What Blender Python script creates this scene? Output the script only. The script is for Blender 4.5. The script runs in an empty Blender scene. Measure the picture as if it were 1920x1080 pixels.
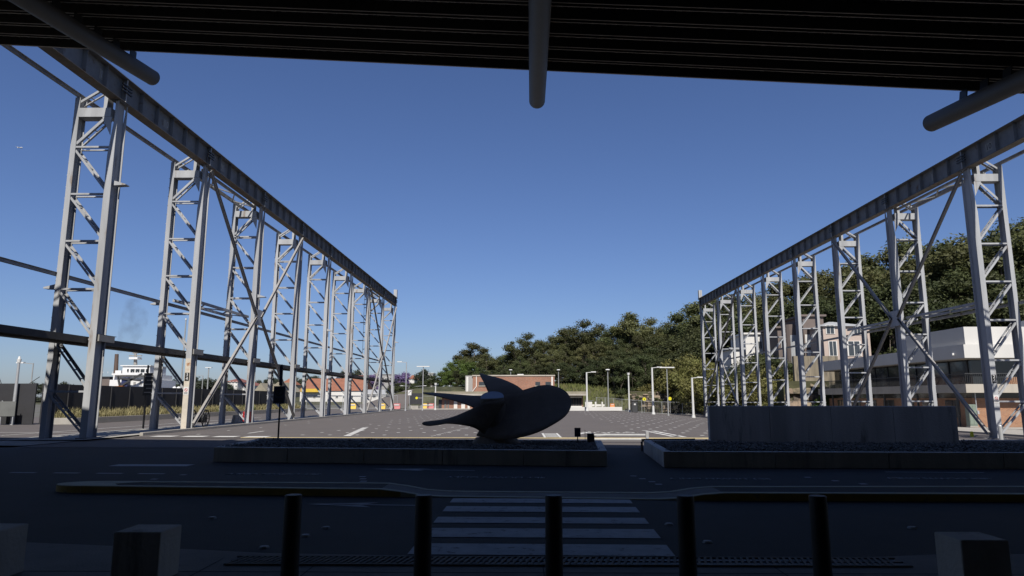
import bpy, math, random
from mathutils import Vector, Matrix
R = math.radians
scene = bpy.context.scene
C = scene.collection

# ------------------------------------------------------------------ camera, sky, sun, exposure
EYE = Vector((0.0, 0.0, 1.6))
FPX, TILT, YAW = 1280.0, math.atan(208 / 1280.0), math.atan(17 / 1280.0)
cam = bpy.data.cameras.new('camera')
cam.sensor_width = 36.0
cam.lens = 24.0
cam.clip_start = 0.05
cam.clip_end = 6000.0
cam_ob = bpy.data.objects.new('camera', cam)
C.objects.link(cam_ob)
cam_ob.location = EYE
cam_ob.rotation_euler = (R(90) + TILT, 0, YAW)
scene.camera = cam_ob

SUN_EL, SUN_AZ = R(48), R(6)           # sun stands behind the camera, a little to its right
world = bpy.data.worlds.new('World')
scene.world = world
world.use_nodes = True
wn = world.node_tree.nodes
wn.clear()
sky = wn.new('ShaderNodeTexSky')
sky.sky_type = 'NISHITA'
sky.sun_disc = False
sky.sun_elevation = SUN_EL
sky.sun_rotation = R(180) - SUN_AZ
sky.altitude = 10
sky.air_density = 1.0
sky.dust_density = 0.6
sky.ozone_density = 3.0
bg = wn.new('ShaderNodeBackground')
bg.inputs['Strength'].default_value = 0.05
wo = wn.new('ShaderNodeOutputWorld')
tint = wn.new('ShaderNodeMixRGB')                # the photograph's cool white balance
tint.blend_type = 'MULTIPLY'
tint.inputs['Fac'].default_value = 1.0
tint.inputs['Color2'].default_value = (0.87, 0.97, 1.31, 1)
world.node_tree.links.new(sky.outputs[0], tint.inputs['Color1'])
world.node_tree.links.new(tint.outputs[0], bg.inputs['Color'])
world.node_tree.links.new(bg.outputs[0], wo.inputs['Surface'])

sun = bpy.data.lights.new('sun', 'SUN')
sun.energy = 5.0
sun.angle = R(0.5)
sun.color = (1.0, 0.95, 0.87)
sun_ob = bpy.data.objects.new('sun', sun)
C.objects.link(sun_ob)
sdir = Vector((math.sin(SUN_AZ) * math.cos(SUN_EL), -math.cos(SUN_AZ) * math.cos(SUN_EL), math.sin(SUN_EL)))
sun_ob.rotation_euler = sdir.to_track_quat('Z', 'Y').to_euler()
sun_ob.location = (0, -20, 60)

scene.view_settings.view_transform = 'Standard'
scene.view_settings.look = 'None'
scene.view_settings.exposure = 0.5      # the photograph is exposed a little above the sunlit ground
scene.view_settings.gamma = 1.0
scene.cycles.use_denoising = True
scene.cycles.max_bounces = 6
scene.cycles.transparent_max_bounces = 8

# ------------------------------------------------------------------ helpers
def ray(px, py):
    u, v = px - 960.0, py - 540.0
    x, y, z = u, FPX * math.cos(TILT) + v * math.sin(TILT), FPX * math.sin(TILT) - v * math.cos(TILT)
    c, s = math.cos(YAW), math.sin(YAW)
    return Vector((x * c - y * s, x * s + y * c, z))
def at(px, py, Y):
    """point seen at a photo pixel, at the distance Y down the site"""
    r = ray(px, py)
    return EYE + r * (Y / r.y)
def gr(px, py, z=0.0):
    r = ray(px, py)
    return EYE + r * ((z - EYE.z) / r.z)

def sm(t):
    t = max(0.0, min(1.0, t))
    return t * t * (3 - 2 * t)
def hill(x, y):
    d1 = min(y - 118, (x + 32) * 0.6)
    d2 = min(x - 33, y - 76)
    d = max(d1, d2)
    if d <= 0: return 0.0
    return 3.8 * sm(d / 9) + 6.0 * sm((d - 6) / 55)
def gz(x, y):
    z = -sm((x - 10) / 14) * (0.45 + 0.3 * sm((y - 36) / 50)) * sm((y - 23) / 8)
    return z + hill(x, y)

MATS = {}
# sun-to-shade balance put into colour: sunlit materials darkened against the exposure, shaded ones not
SHADE_SET = {'asphalt', 'planter_concrete', 'concrete_stained', 'pavement', 'paint_faint', 'crossing_paint', 'paint_yellow', 'kerb_tan', 'black_metal',
             'tube_paint', 'soffit', 'lit_purlin_lip', 'bronze', 'hub_cap', 'gravel', 'gravel_bed', 'glass', 'sign_black', 'sign_blue', 'fence_charcoal'}
def mat(name, col, rough=0.75, metal=0.0, var=0.18, scale=1.2, col2=None, thr=0.62, scale2=0.6, streak=False,
        bump=0.0, bscale=25.0, spec=0.4, rnd=0.0):
    if name not in SHADE_SET:
        col = tuple(c * 0.70 for c in col)
        if col2: col2 = tuple(c * 0.70 for c in col2)
    m = bpy.data.materials.new(name)
    m.use_nodes = True
    nt = m.node_tree
    n, L = nt.nodes, nt.links
    b = n['Principled BSDF']
    b.inputs['Roughness'].default_value = rough
    b.inputs['Metallic'].default_value = metal
    b.inputs['Specular IOR Level'].default_value = spec
    geo = n.new('ShaderNodeNewGeometry')
    mp = n.new('ShaderNodeMapping')
    mp.inputs['Scale'].default_value = (1, 1, 0.12) if streak else (1, 1, 1)
    L.new(geo.outputs['Position'], mp.inputs['Vector'])
    nz = n.new('ShaderNodeTexNoise')
    nz.inputs['Scale'].default_value = scale
    nz.inputs['Detail'].default_value = 6
    nz.inputs['Roughness'].default_value = 0.65
    L.new(mp.outputs[0], nz.inputs['Vector'])
    rp = n.new('ShaderNodeValToRGB')
    rp.color_ramp.elements[0].position = 0.3
    rp.color_ramp.elements[1].position = 0.7
    rp.color_ramp.elements[0].color = (*[c * (1 - var) for c in col], 1)
    rp.color_ramp.elements[1].color = (*[min(1, c * (1 + var)) for c in col], 1)
    L.new(nz.outputs['Fac'], rp.inputs['Fac'])
    out = rp.outputs['Color']
    if col2:
        nz2 = n.new('ShaderNodeTexNoise')
        nz2.inputs['Scale'].default_value = scale2
        nz2.inputs['Detail'].default_value = 8
        nz2.inputs['Roughness'].default_value = 0.7
        L.new(mp.outputs[0], nz2.inputs['Vector'])
        r2 = n.new('ShaderNodeValToRGB')
        r2.color_ramp.elements[0].position = thr
        r2.color_ramp.elements[1].position = min(1.0, thr + 0.1)
        L.new(nz2.outputs['Fac'], r2.inputs['Fac'])
        mx = n.new('ShaderNodeMixRGB')
        L.new(r2.outputs['Color'], mx.inputs['Fac'])
        L.new(out, mx.inputs['Color1'])
        mx.inputs['Color2'].default_value = (*col2, 1)
        out = mx.outputs['Color']
    if rnd:
        oi = n.new('ShaderNodeObjectInfo')
        hs = n.new('ShaderNodeHueSaturation')
        mr = n.new('ShaderNodeMapRange')
        mr.inputs['To Min'].default_value = 1 - rnd
        mr.inputs['To Max'].default_value = 1 + rnd
        L.new(oi.outputs['Random'], mr.inputs['Value'])
        L.new(mr.outputs[0], hs.inputs['Value'])
        mr2 = n.new('ShaderNodeMapRange')
        mr2.inputs['To Min'].default_value = 0.5 - rnd * 0.09
        mr2.inputs['To Max'].default_value = 0.5 + rnd * 0.07
        m3 = n.new('ShaderNodeMath'); m3.operation = 'FRACT'
        m4 = n.new('ShaderNodeMath'); m4.operation = 'MULTIPLY'; m4.inputs[1].default_value = 7.31
        L.new(oi.outputs['Random'], m4.inputs[0]); L.new(m4.outputs[0], m3.inputs[0])
        L.new(m3.outputs[0], mr2.inputs['Value'])
        L.new(mr2.outputs[0], hs.inputs['Hue'])
        L.new(out, hs.inputs['Color'])
        out = hs.outputs['Color']
    L.new(out, b.inputs['Base Color'])
    if bump:
        nb = n.new('ShaderNodeTexNoise')
        nb.inputs['Scale'].default_value = bscale
        nb.inputs['Detail'].default_value = 5
        L.new(geo.outputs['Position'], nb.inputs['Vector'])
        bp = n.new('ShaderNodeBump')
        bp.inputs['Strength'].default_value = bump
        bp.inputs['Distance'].default_value = 0.05
        L.new(nb.outputs['Fac'], bp.inputs['Height'])
        L.new(bp.outputs['Normal'], b.inputs['Normal'])
    if name.startswith('leaf') or name == 'jacaranda':
        tl = n.new('ShaderNodeBsdfTranslucent'); L.new(out, tl.inputs['Color'])
        ms = n.new('ShaderNodeMixShader'); ms.inputs['Fac'].default_value = 0.35
        L.new(b.outputs[0], ms.inputs[1]); L.new(tl.outputs[0], ms.inputs[2])
        L.new(ms.outputs[0], n['Material Output'].inputs['Surface'])
    MATS[name] = m
    return m

def brick_mat(name, c1, c2, mortar, sc=1.0):
    m = mat(name, c1, 0.85)
    nt = m.node_tree; n, L = nt.nodes, nt.links
    b = n['Principled BSDF']
    geo = n.new('ShaderNodeNewGeometry')
    sep = n.new('ShaderNodeSeparateXYZ'); L.new(geo.outputs['Position'], sep.inputs[0])
    add = n.new('ShaderNodeMath'); L.new(sep.outputs['X'], add.inputs[0]); L.new(sep.outputs['Y'], add.inputs[1])
    cmb = n.new('ShaderNodeCombineXYZ'); L.new(add.outputs[0], cmb.inputs['X']); L.new(sep.outputs['Z'], cmb.inputs['Y'])
    bt = n.new('ShaderNodeTexBrick')
    bt.inputs['Scale'].default_value = 1.0
    bt.inputs['Brick Width'].default_value = 0.23 * sc
    bt.inputs['Row Height'].default_value = 0.086 * sc
    bt.inputs['Mortar Size'].default_value = 0.011 * sc
    bt.inputs['Color1'].default_value = (*c1, 1)
    bt.inputs['Color2'].default_value = (*c2, 1)
    bt.inputs['Mortar'].default_value = (*mortar, 1)
    L.new(cmb.outputs[0], bt.inputs['Vector'])
    nz = n.new('ShaderNodeTexNoise'); nz.inputs['Scale'].default_value = 0.7; nz.inputs['Detail'].default_value = 5
    L.new(geo.outputs['Position'], nz.inputs['Vector'])
    mr = n.new('ShaderNodeMapRange'); mr.inputs['To Min'].default_value = 0.7; mr.inputs['To Max'].default_value = 1.25
    L.new(nz.outputs['Fac'], mr.inputs['Value'])
    hs = n.new('ShaderNodeHueSaturation'); L.new(mr.outputs[0], hs.inputs['Value']); L.new(bt.outputs['Color'], hs.inputs['Color'])
    L.new(hs.outputs[0], b.inputs['Base Color'])
    return m

# base colours
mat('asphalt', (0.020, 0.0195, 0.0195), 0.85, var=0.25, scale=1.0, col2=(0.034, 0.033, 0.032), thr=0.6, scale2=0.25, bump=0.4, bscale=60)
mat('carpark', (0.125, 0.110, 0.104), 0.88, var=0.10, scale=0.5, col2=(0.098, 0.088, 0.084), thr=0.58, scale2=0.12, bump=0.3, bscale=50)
mat('ground', (0.13, 0.125, 0.11), 0.9, var=0.25, scale=0.3, col2=(0.07, 0.085, 0.035), thr=0.5, scale2=0.06, bump=0.3, bscale=10)
mat('concrete', (0.40, 0.375, 0.335), 0.85, var=0.14, scale=1.3, col2=(0.24, 0.225, 0.20), thr=0.60, scale2=0.9, bump=0.25, bscale=30)
mat('concrete_stained', (0.50, 0.47, 0.43), 0.85, var=0.22, scale=1.6, col2=(0.20, 0.19, 0.17), thr=0.55, scale2=2.2, streak=True, bump=0.25, bscale=25)
mat('planter_concrete', (0.46, 0.42, 0.37), 0.85, var=0.22, scale=1.6, col2=(0.24, 0.22, 0.19), thr=0.56, scale2=2.0, streak=True, bump=0.25, bscale=25)
mat('pavement', (0.19, 0.175, 0.155), 0.85, var=0.18, scale=1.5, col2=(0.085, 0.08, 0.075), thr=0.6, scale2=1.2, bump=0.25, bscale=40)
mat('paint_white', (0.68, 0.67, 0.64), 0.7, var=0.10, scale=4, col2=(0.25, 0.24, 0.23), thr=0.63, scale2=9)
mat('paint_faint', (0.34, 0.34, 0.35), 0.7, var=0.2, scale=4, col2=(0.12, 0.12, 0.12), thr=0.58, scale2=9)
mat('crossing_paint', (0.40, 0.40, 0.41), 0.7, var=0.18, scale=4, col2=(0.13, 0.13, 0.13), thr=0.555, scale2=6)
mat('paint_yellow', (0.36, 0.23, 0.04), 0.7, var=0.2, scale=3, col2=(0.16, 0.13, 0.08), thr=0.58, scale2=3)
mat('kerb_tan', (0.46, 0.43, 0.31), 0.8, var=0.15, scale=2, col2=(0.28, 0.26, 0.19), thr=0.6, scale2=2.0)
mat('kerb_yellow', (0.60, 0.50, 0.28), 0.7, var=0.15, scale=3)
mat('steel', (0.43, 0.44, 0.455), 0.8, var=0.20, scale=1.6, col2=(0.25, 0.185, 0.135), thr=0.585, scale2=2.6, streak=True, spec=0.08)
mat('girder', (0.21, 0.215, 0.225), 0.65, var=0.18, scale=1.8, col2=(0.13, 0.08, 0.05), thr=0.58, scale2=1.6, spec=0.3)
mat('flange_rust', (0.17, 0.145, 0.12), 0.75, var=0.25, scale=2.2, col2=(0.17, 0.085, 0.04), thr=0.56, scale2=1.4)
mat('rusty_paint', (0.62, 0.56, 0.47), 0.7, var=0.12, scale=2, col2=(0.36, 0.14, 0.04), thr=0.57, scale2=1.9)
mat('brace', (0.33, 0.315, 0.30), 0.8, spec=0.08, var=0.18, scale=1.6, col2=(0.17, 0.12, 0.085), thr=0.62, scale2=1.5)
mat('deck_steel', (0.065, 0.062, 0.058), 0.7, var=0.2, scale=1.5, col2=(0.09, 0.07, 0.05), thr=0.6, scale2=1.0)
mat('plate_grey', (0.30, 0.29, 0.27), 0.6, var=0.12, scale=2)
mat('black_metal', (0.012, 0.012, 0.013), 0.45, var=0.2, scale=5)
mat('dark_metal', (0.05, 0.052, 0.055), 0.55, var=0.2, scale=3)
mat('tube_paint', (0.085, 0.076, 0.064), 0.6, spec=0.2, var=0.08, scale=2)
mat('lit_purlin_lip', (0.50, 0.44, 0.37), 0.6, var=0.12, scale=3)  # light caught by the bottom lips, put into a paler colour than the purlins
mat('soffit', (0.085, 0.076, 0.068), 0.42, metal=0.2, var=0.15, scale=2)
mat('purlin', (0.50, 0.44, 0.37), 0.6, metal=0.0, var=0.12, scale=3)
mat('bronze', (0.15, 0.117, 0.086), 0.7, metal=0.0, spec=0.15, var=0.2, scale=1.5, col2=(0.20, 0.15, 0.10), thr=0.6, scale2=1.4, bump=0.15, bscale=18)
mat('hub_cap', (0.24, 0.25, 0.27), 0.35, metal=0.5, var=0.15, scale=4)  # sky light on the top disc is put into its pale bluish colour
mat('gravel', (0.15, 0.14, 0.125), 0.85, var=0.45, scale=7)
mat('gravel_bed', (0.05, 0.05, 0.05), 0.95, var=0.3, scale=12)
mat('galvanised', (0.55, 0.56, 0.57), 0.45, metal=0.4, var=0.08, scale=3)
mat('pole_white', (0.70, 0.70, 0.68), 0.5, var=0.06, scale=2)
mat('pole_grey', (0.33, 0.34, 0.34), 0.5, var=0.08, scale=2)
mat('lamp_head', (0.78, 0.78, 0.76), 0.4, var=0.04)
mat('fascia_white', (0.68, 0.665, 0.63), 0.6, var=0.05, scale=0.6, col2=(0.66, 0.63, 0.58), thr=0.62, scale2=0.8, streak=True)
mat('render_grey', (0.35, 0.34, 0.33), 0.75, var=0.1, scale=0.8)
mat('render_pink', (0.52, 0.42, 0.36), 0.8, var=0.08, scale=0.8)
mat('render_brown', (0.17, 0.135, 0.12), 0.8, var=0.12, scale=0.8)
mat('render_white', (0.74, 0.72, 0.68), 0.75, var=0.06, scale=0.8)
mat('render_cream', (0.58, 0.51, 0.38), 0.8, var=0.08, scale=0.8)
mat('tan_wall', (0.26, 0.22, 0.16), 0.85, var=0.25, scale=1.2, col2=(0.12, 0.105, 0.08), thr=0.5, scale2=1.5, streak=True)
mat('band_concrete', (0.46, 0.42, 0.36), 0.8, var=0.12, scale=1.2, col2=(0.33, 0.29, 0.24), thr=0.6, scale2=1.0, streak=True)
mat('glass', (0.02, 0.023, 0.026), 0.08, var=0.1, spec=0.6)
mat('glass_far', (0.06, 0.07, 0.08), 0.15, var=0.1, spec=0.5)
mat('roof_tile', (0.30, 0.125, 0.075), 0.85, var=0.22, scale=0.8)
mat('roof_grey', (0.42, 0.43, 0.44), 0.6, var=0.1)
mat('roof_tan', (0.30, 0.27, 0.20), 0.8, var=0.15)
mat('roof_red_dull', (0.25, 0.10, 0.08), 0.85, var=0.2)
mat('fence_charcoal', (0.024, 0.024, 0.027), 0.7, var=0.15, scale=1.0)
mat('panel_grey', (0.16, 0.165, 0.16), 0.7, var=0.12)
mat('cabinet_green', (0.22, 0.27, 0.22), 0.6, var=0.1)
mat('sign_white', (0.75, 0.74, 0.72), 0.5, var=0.04)
mat('sign_black', (0.01, 0.01, 0.011), 0.5, var=0.1)
mat('sign_blue', (0.03, 0.035, 0.06), 0.5, var=0.1)
mat('sign_red', (0.45, 0.03, 0.03), 0.5, var=0.08)
mat('sign_yellow', (0.78, 0.70, 0.02), 0.5, var=0.05)
mat('red_paint', (0.38, 0.015, 0.02), 0.4, var=0.12)
mat('orange_plastic', (0.75, 0.22, 0.03), 0.5, var=0.08)
mat('yellow_plastic', (0.72, 0.48, 0.06), 0.5, var=0.1)
mat('pink_plastic', (0.50, 0.16, 0.16), 0.5, var=0.15)
mat('ship_white', (0.80, 0.80, 0.79), 0.5, var=0.05, scale=0.3)
mat('ship_blue', (0.03, 0.04, 0.12), 0.5, var=0.1)
mat('ship_brown', (0.12, 0.08, 0.06), 0.6, var=0.1)
mat('bark', (0.17, 0.14, 0.11), 0.9, var=0.35, scale=2.0, streak=True)
mat('leaf_euc', (0.122, 0.132, 0.052), 0.6, var=0.45, scale=0.35, rnd=0.34, spec=0.25)
mat('leaf_dark', (0.080, 0.096, 0.038), 0.6, var=0.45, scale=0.5, rnd=0.22, spec=0.25)
mat('leaf_bright', (0.11, 0.165, 0.038), 0.6, var=0.35, scale=0.5, rnd=0.15, spec=0.25)
mat('leaf_yellow', (0.185, 0.180, 0.058), 0.65, var=0.4, scale=0.6, rnd=0.15, spec=0.25)
mat('leaf_far', (0.060, 0.072, 0.048), 0.7, var=0.35, scale=0.2, rnd=0.18, spec=0.2)
mat('jacaranda', (0.22, 0.16, 0.33), 0.7, var=0.3, scale=0.6)
mat('grass_dry', (0.27, 0.235, 0.11), 0.8, var=0.35, scale=1.2, col2=(0.10, 0.125, 0.03), thr=0.52, scale2=0.35)
mat('grass_bank', (0.12, 0.135, 0.035), 0.85, var=0.4, scale=0.8, col2=(0.20, 0.17, 0.07), thr=0.55, scale2=0.3)
mat('hill_soil', (0.075, 0.075, 0.035), 0.95, var=0.4, scale=0.5, col2=(0.035, 0.04, 0.02), thr=0.5, scale2=0.15, bump=0.5, bscale=2)
mat('sandstone', (0.24, 0.19, 0.13), 0.9, var=0.4, scale=1.5, col2=(0.09, 0.078, 0.06), thr=0.47, scale2=0.9, bump=0.6, bscale=6, rnd=0.2)
brick_mat('brick_red', (0.27, 0.105, 0.058), (0.20, 0.075, 0.042), (0.22, 0.19, 0.16))
brick_mat('brick_brown', (0.30, 0.135, 0.062), (0.23, 0.094, 0.044), (0.25, 0.21, 0.165))

class MB:
    def __init__(s):
        s.v, s.f = [], []
    def _add(s, vs, fs):
        o = len(s.v)
        s.v += [tuple(v) for v in vs]
        s.f += [tuple(i + o for i in f) for f in fs]
        return s
    def box(s, x0, x1, y0, y1, z0, z1):
        return s._add([(x0, y0, z0), (x1, y0, z0), (x1, y1, z0), (x0, y1, z0), (x0, y0, z1), (x1, y0, z1), (x1, y1, z1), (x0, y1, z1)],
                      [(3, 2, 1, 0), (4, 5, 6, 7), (0, 1, 5, 4), (1, 2, 6, 5), (2, 3, 7, 6), (3, 0, 4, 7)])
    def bar(s, p, q, w, h, up=(0, 0, 1)):
        """rectangular bar from p to q, w across, h along up"""
        p, q = Vector(p), Vector(q)
        d = (q - p).normalized()
        up = Vector(up)
        if abs(d.dot(up)) > 0.98: up = Vector((0, 1, 0))
        sx = d.cross(up).normalized() * (w / 2)
        sy = sx.cross(d).normalized() * (h / 2)
        vs = [p - sx - sy, p + sx - sy, p + sx + sy, p - sx + sy, q - sx - sy, q + sx - sy, q + sx + sy, q - sx + sy]
        return s._add(vs, [(3, 2, 1, 0), (4, 5, 6, 7), (0, 1, 5, 4), (1, 2, 6, 5), (2, 3, 7, 6), (3, 0, 4, 7)])
    def tube(s, p, q, r0, r1=None, n=10):
        r1 = r0 if r1 is None else r1
        p, q = Vector(p), Vector(q)
        d = (q - p).normalized()
        a = Vector((0, 0, 1)) if abs(d.z) < 0.9 else Vector((1, 0, 0))
        u = d.cross(a).normalized(); w = d.cross(u)
        vs = []
        for c, r in ((p, r0), (q, r1)):
            for i in range(n):
                t = 2 * math.pi * i / n
                vs.append(c + u * (r * math.cos(t)) + w * (r * math.sin(t)))
        fs = [(i, (i + 1) % n, n + (i + 1) % n, n + i) for i in range(n)]
        fs += [tuple(range(n - 1, -1, -1)), tuple(range(n, 2 * n))]
        return s._add(vs, fs)
    def prism(s, pts, d):
        """polygon pts (3D) pushed along d"""
        d = Vector(d); n = len(pts)
        a = [Vector(p) for p in pts]
        vs = a + [p + d for p in a]
        fs = [tuple(range(n - 1, -1, -1)), tuple(range(n, 2 * n))]
        fs += [(i, (i + 1) % n, n + (i + 1) % n, n + i) for i in range(n)]
        return s._add(vs, fs)
    def quad(s, a, b, c, d):
        return s._add([a, b, c, d], [(0, 1, 2, 3)])
    def mesh(s, name, m, smooth=False):
        me = bpy.data.meshes.new(name)
        me.from_pydata([tuple(v) for v in s.v], [], s.f)
        me.materials.append(MATS[m])
        if smooth:
            me.polygons.foreach_set('use_smooth', [True] * len(me.polygons))
        me.update()
        return me
    def build(s, name, m, parent=None, smooth=False, bevel=0.0, loc=None):
        o = bpy.data.objects.new(name, s.mesh(name, m, smooth))
        C.objects.link(o)
        if parent: o.parent = parent
        if loc is not None: o.location = loc
        if bevel:
            bm = o.modifiers.new('bevel', 'BEVEL')
            bm.width = bevel; bm.segments = 2; bm.limit_method = 'ANGLE'
        return o

def tag(o, label=None, cat=None, group=None, kind=None):
    if label: o['label'] = label
    if cat: o['category'] = cat
    if group: o['group'] = group
    if kind: o['kind'] = kind
    return o
def thing(name, label, cat, loc=(0, 0, 0), rz=0.0, group=None):
    o = bpy.data.objects.new(name, None)
    o.empty_display_size = 0.2
    C.objects.link(o)
    o.location = loc
    o.rotation_euler = (0, 0, rz)
    return tag(o, label, cat, group)
CH = {}
def copy_tree(o, parent=None):
    c = o.copy(); C.objects.link(c)
    c.parent = parent
    for ch in list(o.children): copy_tree(ch, c)
    return c
def text_mesh(txt, size, m, depth=0.004, name='lettering'):
    cu = bpy.data.curves.new('txt', 'FONT')
    cu.body = txt; cu.size = size; cu.align_x = 'CENTER'; cu.align_y = 'CENTER'; cu.extrude = depth
    cu.resolution_u = 3
    ob = bpy.data.objects.new('txt', cu); C.objects.link(ob)
    bpy.context.view_layer.update()
    dg = bpy.context.evaluated_depsgraph_get()
    me = bpy.data.meshes.new_from_object(ob.evaluated_get(dg))
    bpy.data.objects.remove(ob)
    me.materials.clear(); me.materials.append(MATS[m])
    return me
def text_obj(txt, size, m, loc, rot, parent=None, name='lettering', sx=1.0):
    o = bpy.data.objects.new(name, text_mesh(txt, size, m))
    C.objects.link(o)
    o.location = loc; o.rotation_euler = rot; o.scale = (sx, 1, 1)
    if parent: o.parent = parent
    return o
def struct(o): return tag(o, kind='structure')
def sheet(name, m, x0, x1, y0, y1, off, step=1.0, inside=None):
    """a sheet that follows the lie of the land, off above it"""
    mb = MB(); idx = {}
    xs = [x0 + step * i for i in range(int(math.ceil((x1 - x0) / step)))] + [x1]
    ys = [y0 + step * i for i in range(int(math.ceil((y1 - y0) / step)))] + [y1]
    for j, y in enumerate(ys):
        for i, x in enumerate(xs):
            idx[i, j] = len(mb.v); mb.v.append((x, y, gz(x, y) + off))
    for j in range(len(ys) - 1):
        for i in range(len(xs) - 1):
            if inside and not inside((xs[i] + xs[i + 1]) / 2, (ys[j] + ys[j + 1]) / 2): continue
            mb.f.append((idx[i, j], idx[i + 1, j], idx[i + 1, j + 1], idx[i, j + 1]))
    return struct(mb.build(name, m, smooth=True))
def decal(mb, cx, cy, wx, wy, rot=0.0, off=0.042):
    c, s = math.cos(rot), math.sin(rot)
    pts = []
    for a, b in ((-1, -1), (1, -1), (1, 1), (-1, 1)):
        x, y = cx + (a * wx * c - b * wy * s) / 2, cy + (a * wx * s + b * wy * c) / 2
        pts.append((x, y, gz(x, y) + off))
    mb.quad(*pts)

# ------------------------------------------------------------------ the land
def frange(a, b, st):
    return [a + st * i for i in range(int(round((b - a) / st)) + 1)]
gx = [-4000, -1500, -700, -400, -250, -150, -100, -75] + frange(-60, 130, 2) + [150, 200, 300, 600, 1500, 4000]
gy = [-3000, -600, -200, -80] + frange(-30, 250, 2) + [270, 320, 400, 700, 1500, 4500]
mb = MB()
for y in gy:
    for x in gx: mb.v.append((x, y, gz(x, y) - 0.03))
nx = len(gx)
hf = []
for j in range(len(gy) - 1):
    for i in range(nx - 1):
        mb.f.append((j * nx + i, j * nx + i + 1, (j + 1) * nx + i + 1, (j + 1) * nx + i))
ground = struct(mb.build('ground', 'ground', smooth=True))
ground.data.materials.append(MATS['hill_soil'])
for p in ground.data.polygons:
    if hill(p.center.x, p.center.y) > 0.6: p.material_index = 1

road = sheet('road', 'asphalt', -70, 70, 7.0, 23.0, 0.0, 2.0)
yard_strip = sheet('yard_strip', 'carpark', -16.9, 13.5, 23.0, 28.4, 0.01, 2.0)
car_park = sheet('car_park', 'carpark', -16.4, 27, 28.4, 104, 0.03, 1.0)
left_road = sheet('service_road', 'carpark', -29, -19.6, 26.8, 125, 0.02, 2.0)
wharf = sheet('wharf_apron', 'carpark', -120, -29, 26.8, 60, 0.015, 4.0)
path_l = sheet('footpath', 'concrete', -19.6, -16.55, 26.3, 96, 0.07, 2.0)
path_r = sheet('footpath', 'concrete', 27.15, 33.2, 30, 75, 0.05, 1.0)
fp = sheet('footpath', 'pavement', -60, -16.9, 23.6, 26.3, 0.03, 2.0)
far_path = sheet('footpath', 'concrete', -30, 27, 104, 106, 0.05, 2.0)
plaza = sheet('footpath', 'pavement', 13.5, 60, 22.5, 30, 0.04, 1.0)
# kerbs
def kerb(name, pts, w, h, m, bevel=0.015):
    mb = MB()
    for a, b in zip(pts[:-1], pts[1:]):
        mb.bar((a[0], a[1], gz(*a) + h / 2 - 0.05), (b[0], b[1], gz(*b) + h / 2 - 0.05), w, h + 0.1)
    return struct(mb.build(name, m, bevel=bevel))
kerb('kerb', [(-16.47, y) for y in range(30, 97, 3)], 0.15, 0.16, 'concrete')
kerb('kerb', [(27.08, y) for y in range(31, 76, 3)], 0.15, 0.14, 'concrete')
kerb('kerb', [(-11.5, 28.5), (-4, 28.5), (4, 28.45), (10, 28.4), (13.4, 28.4)], 0.12, 0.045, 'kerb_yellow', 0.0)
kerb('kerb', [(-16.4, 104), (-6, 104), (5, 104)], 0.2, 0.18, 'concrete')
kerb('kerb', [(-29, y) for y in range(44, 112, 4)], 0.15, 0.12, 'concrete')

# painted marks of the car park
mb = MB()
rr = random.Random(3)
for j in range(29):                                     # bay corners, right half
    y = 30.4 + j * 2.05
    for i in range(24):
        x = 6.2 + i * 1.02 + (j % 6) * -0.34 + 0.6
        if x < 5.2 + j * 0.06 or x > 26: continue
        if rr.random() < 0.10: continue
        decal(mb, x + rr.uniform(-.05, .05), y + rr.uniform(-.1, .1), 0.17, 0.32, 0)
for j in range(30):                                     # left half
    y = 30.5 + j * 2.1
    for i in range(9):
        x = -9.6 + i * 1.2 + (j % 5) * 0.24
        if x > 1.6: continue
        if rr.random() < 0.12: continue
        decal(mb, x, y, 0.15, 0.28, 0)
for i in range(26):                                     # a close row of studs
    decal(mb, -3.8 + i * 0.05, 29.6 + i * 0.55, 0.10, 0.2, 0)
for i in range(14):
    decal(mb, -15.2 + rr.uniform(0, 1.3), 31 + i * 3.6, 0.12, 0.3, 0)
struct(mb.build('bay_marks', 'paint_white'))
mb = MB()
for i in range(4): decal(mb, -15.1 + 1.35 * i, 29.35 - 0.1 * i, 0.95, 0.75, 0)
for i in range(7): decal(mb, -7.5 - 0.17 * i + 1.6 * 0, 30.2 + 1.25 * i, 0.30, 1.05, 0.09)
decal(mb, -12.6, 33.0, 0.14, 2.2, 0.05)
for i in range(5): decal(mb, 1.3, 29.2 + i * 0.62, 0.5, 0.34, 0)
for sx in (-0.32, 0.32): decal(mb, 1.3 + sx, 30.4, 0.1, 3.4, 0)
for i in range(5):
    decal(mb, 6.35 - 0.05 * i, 29.9 + 1.15 * i, 0.22, 0.95, 0.06)
    decal(mb, 6.75 - 0.05 * i, 29.5 + 1.15 * i, 0.22, 0.95, 0.06)
decal(mb, 3.05, 30.0, 0.13, 1.0, 0.25)
decal(mb, -24, 32.5, 9, 0.12, 0.02)
decal(mb, -22.6, 45, 0.12, 30, 0.0, off=0.03)
decal(mb, -20.3, 40, 0.15, 24, 0.0, off=0.03)
pm = mb.build('lane_marks', 'paint_white'); struct(pm)
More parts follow.
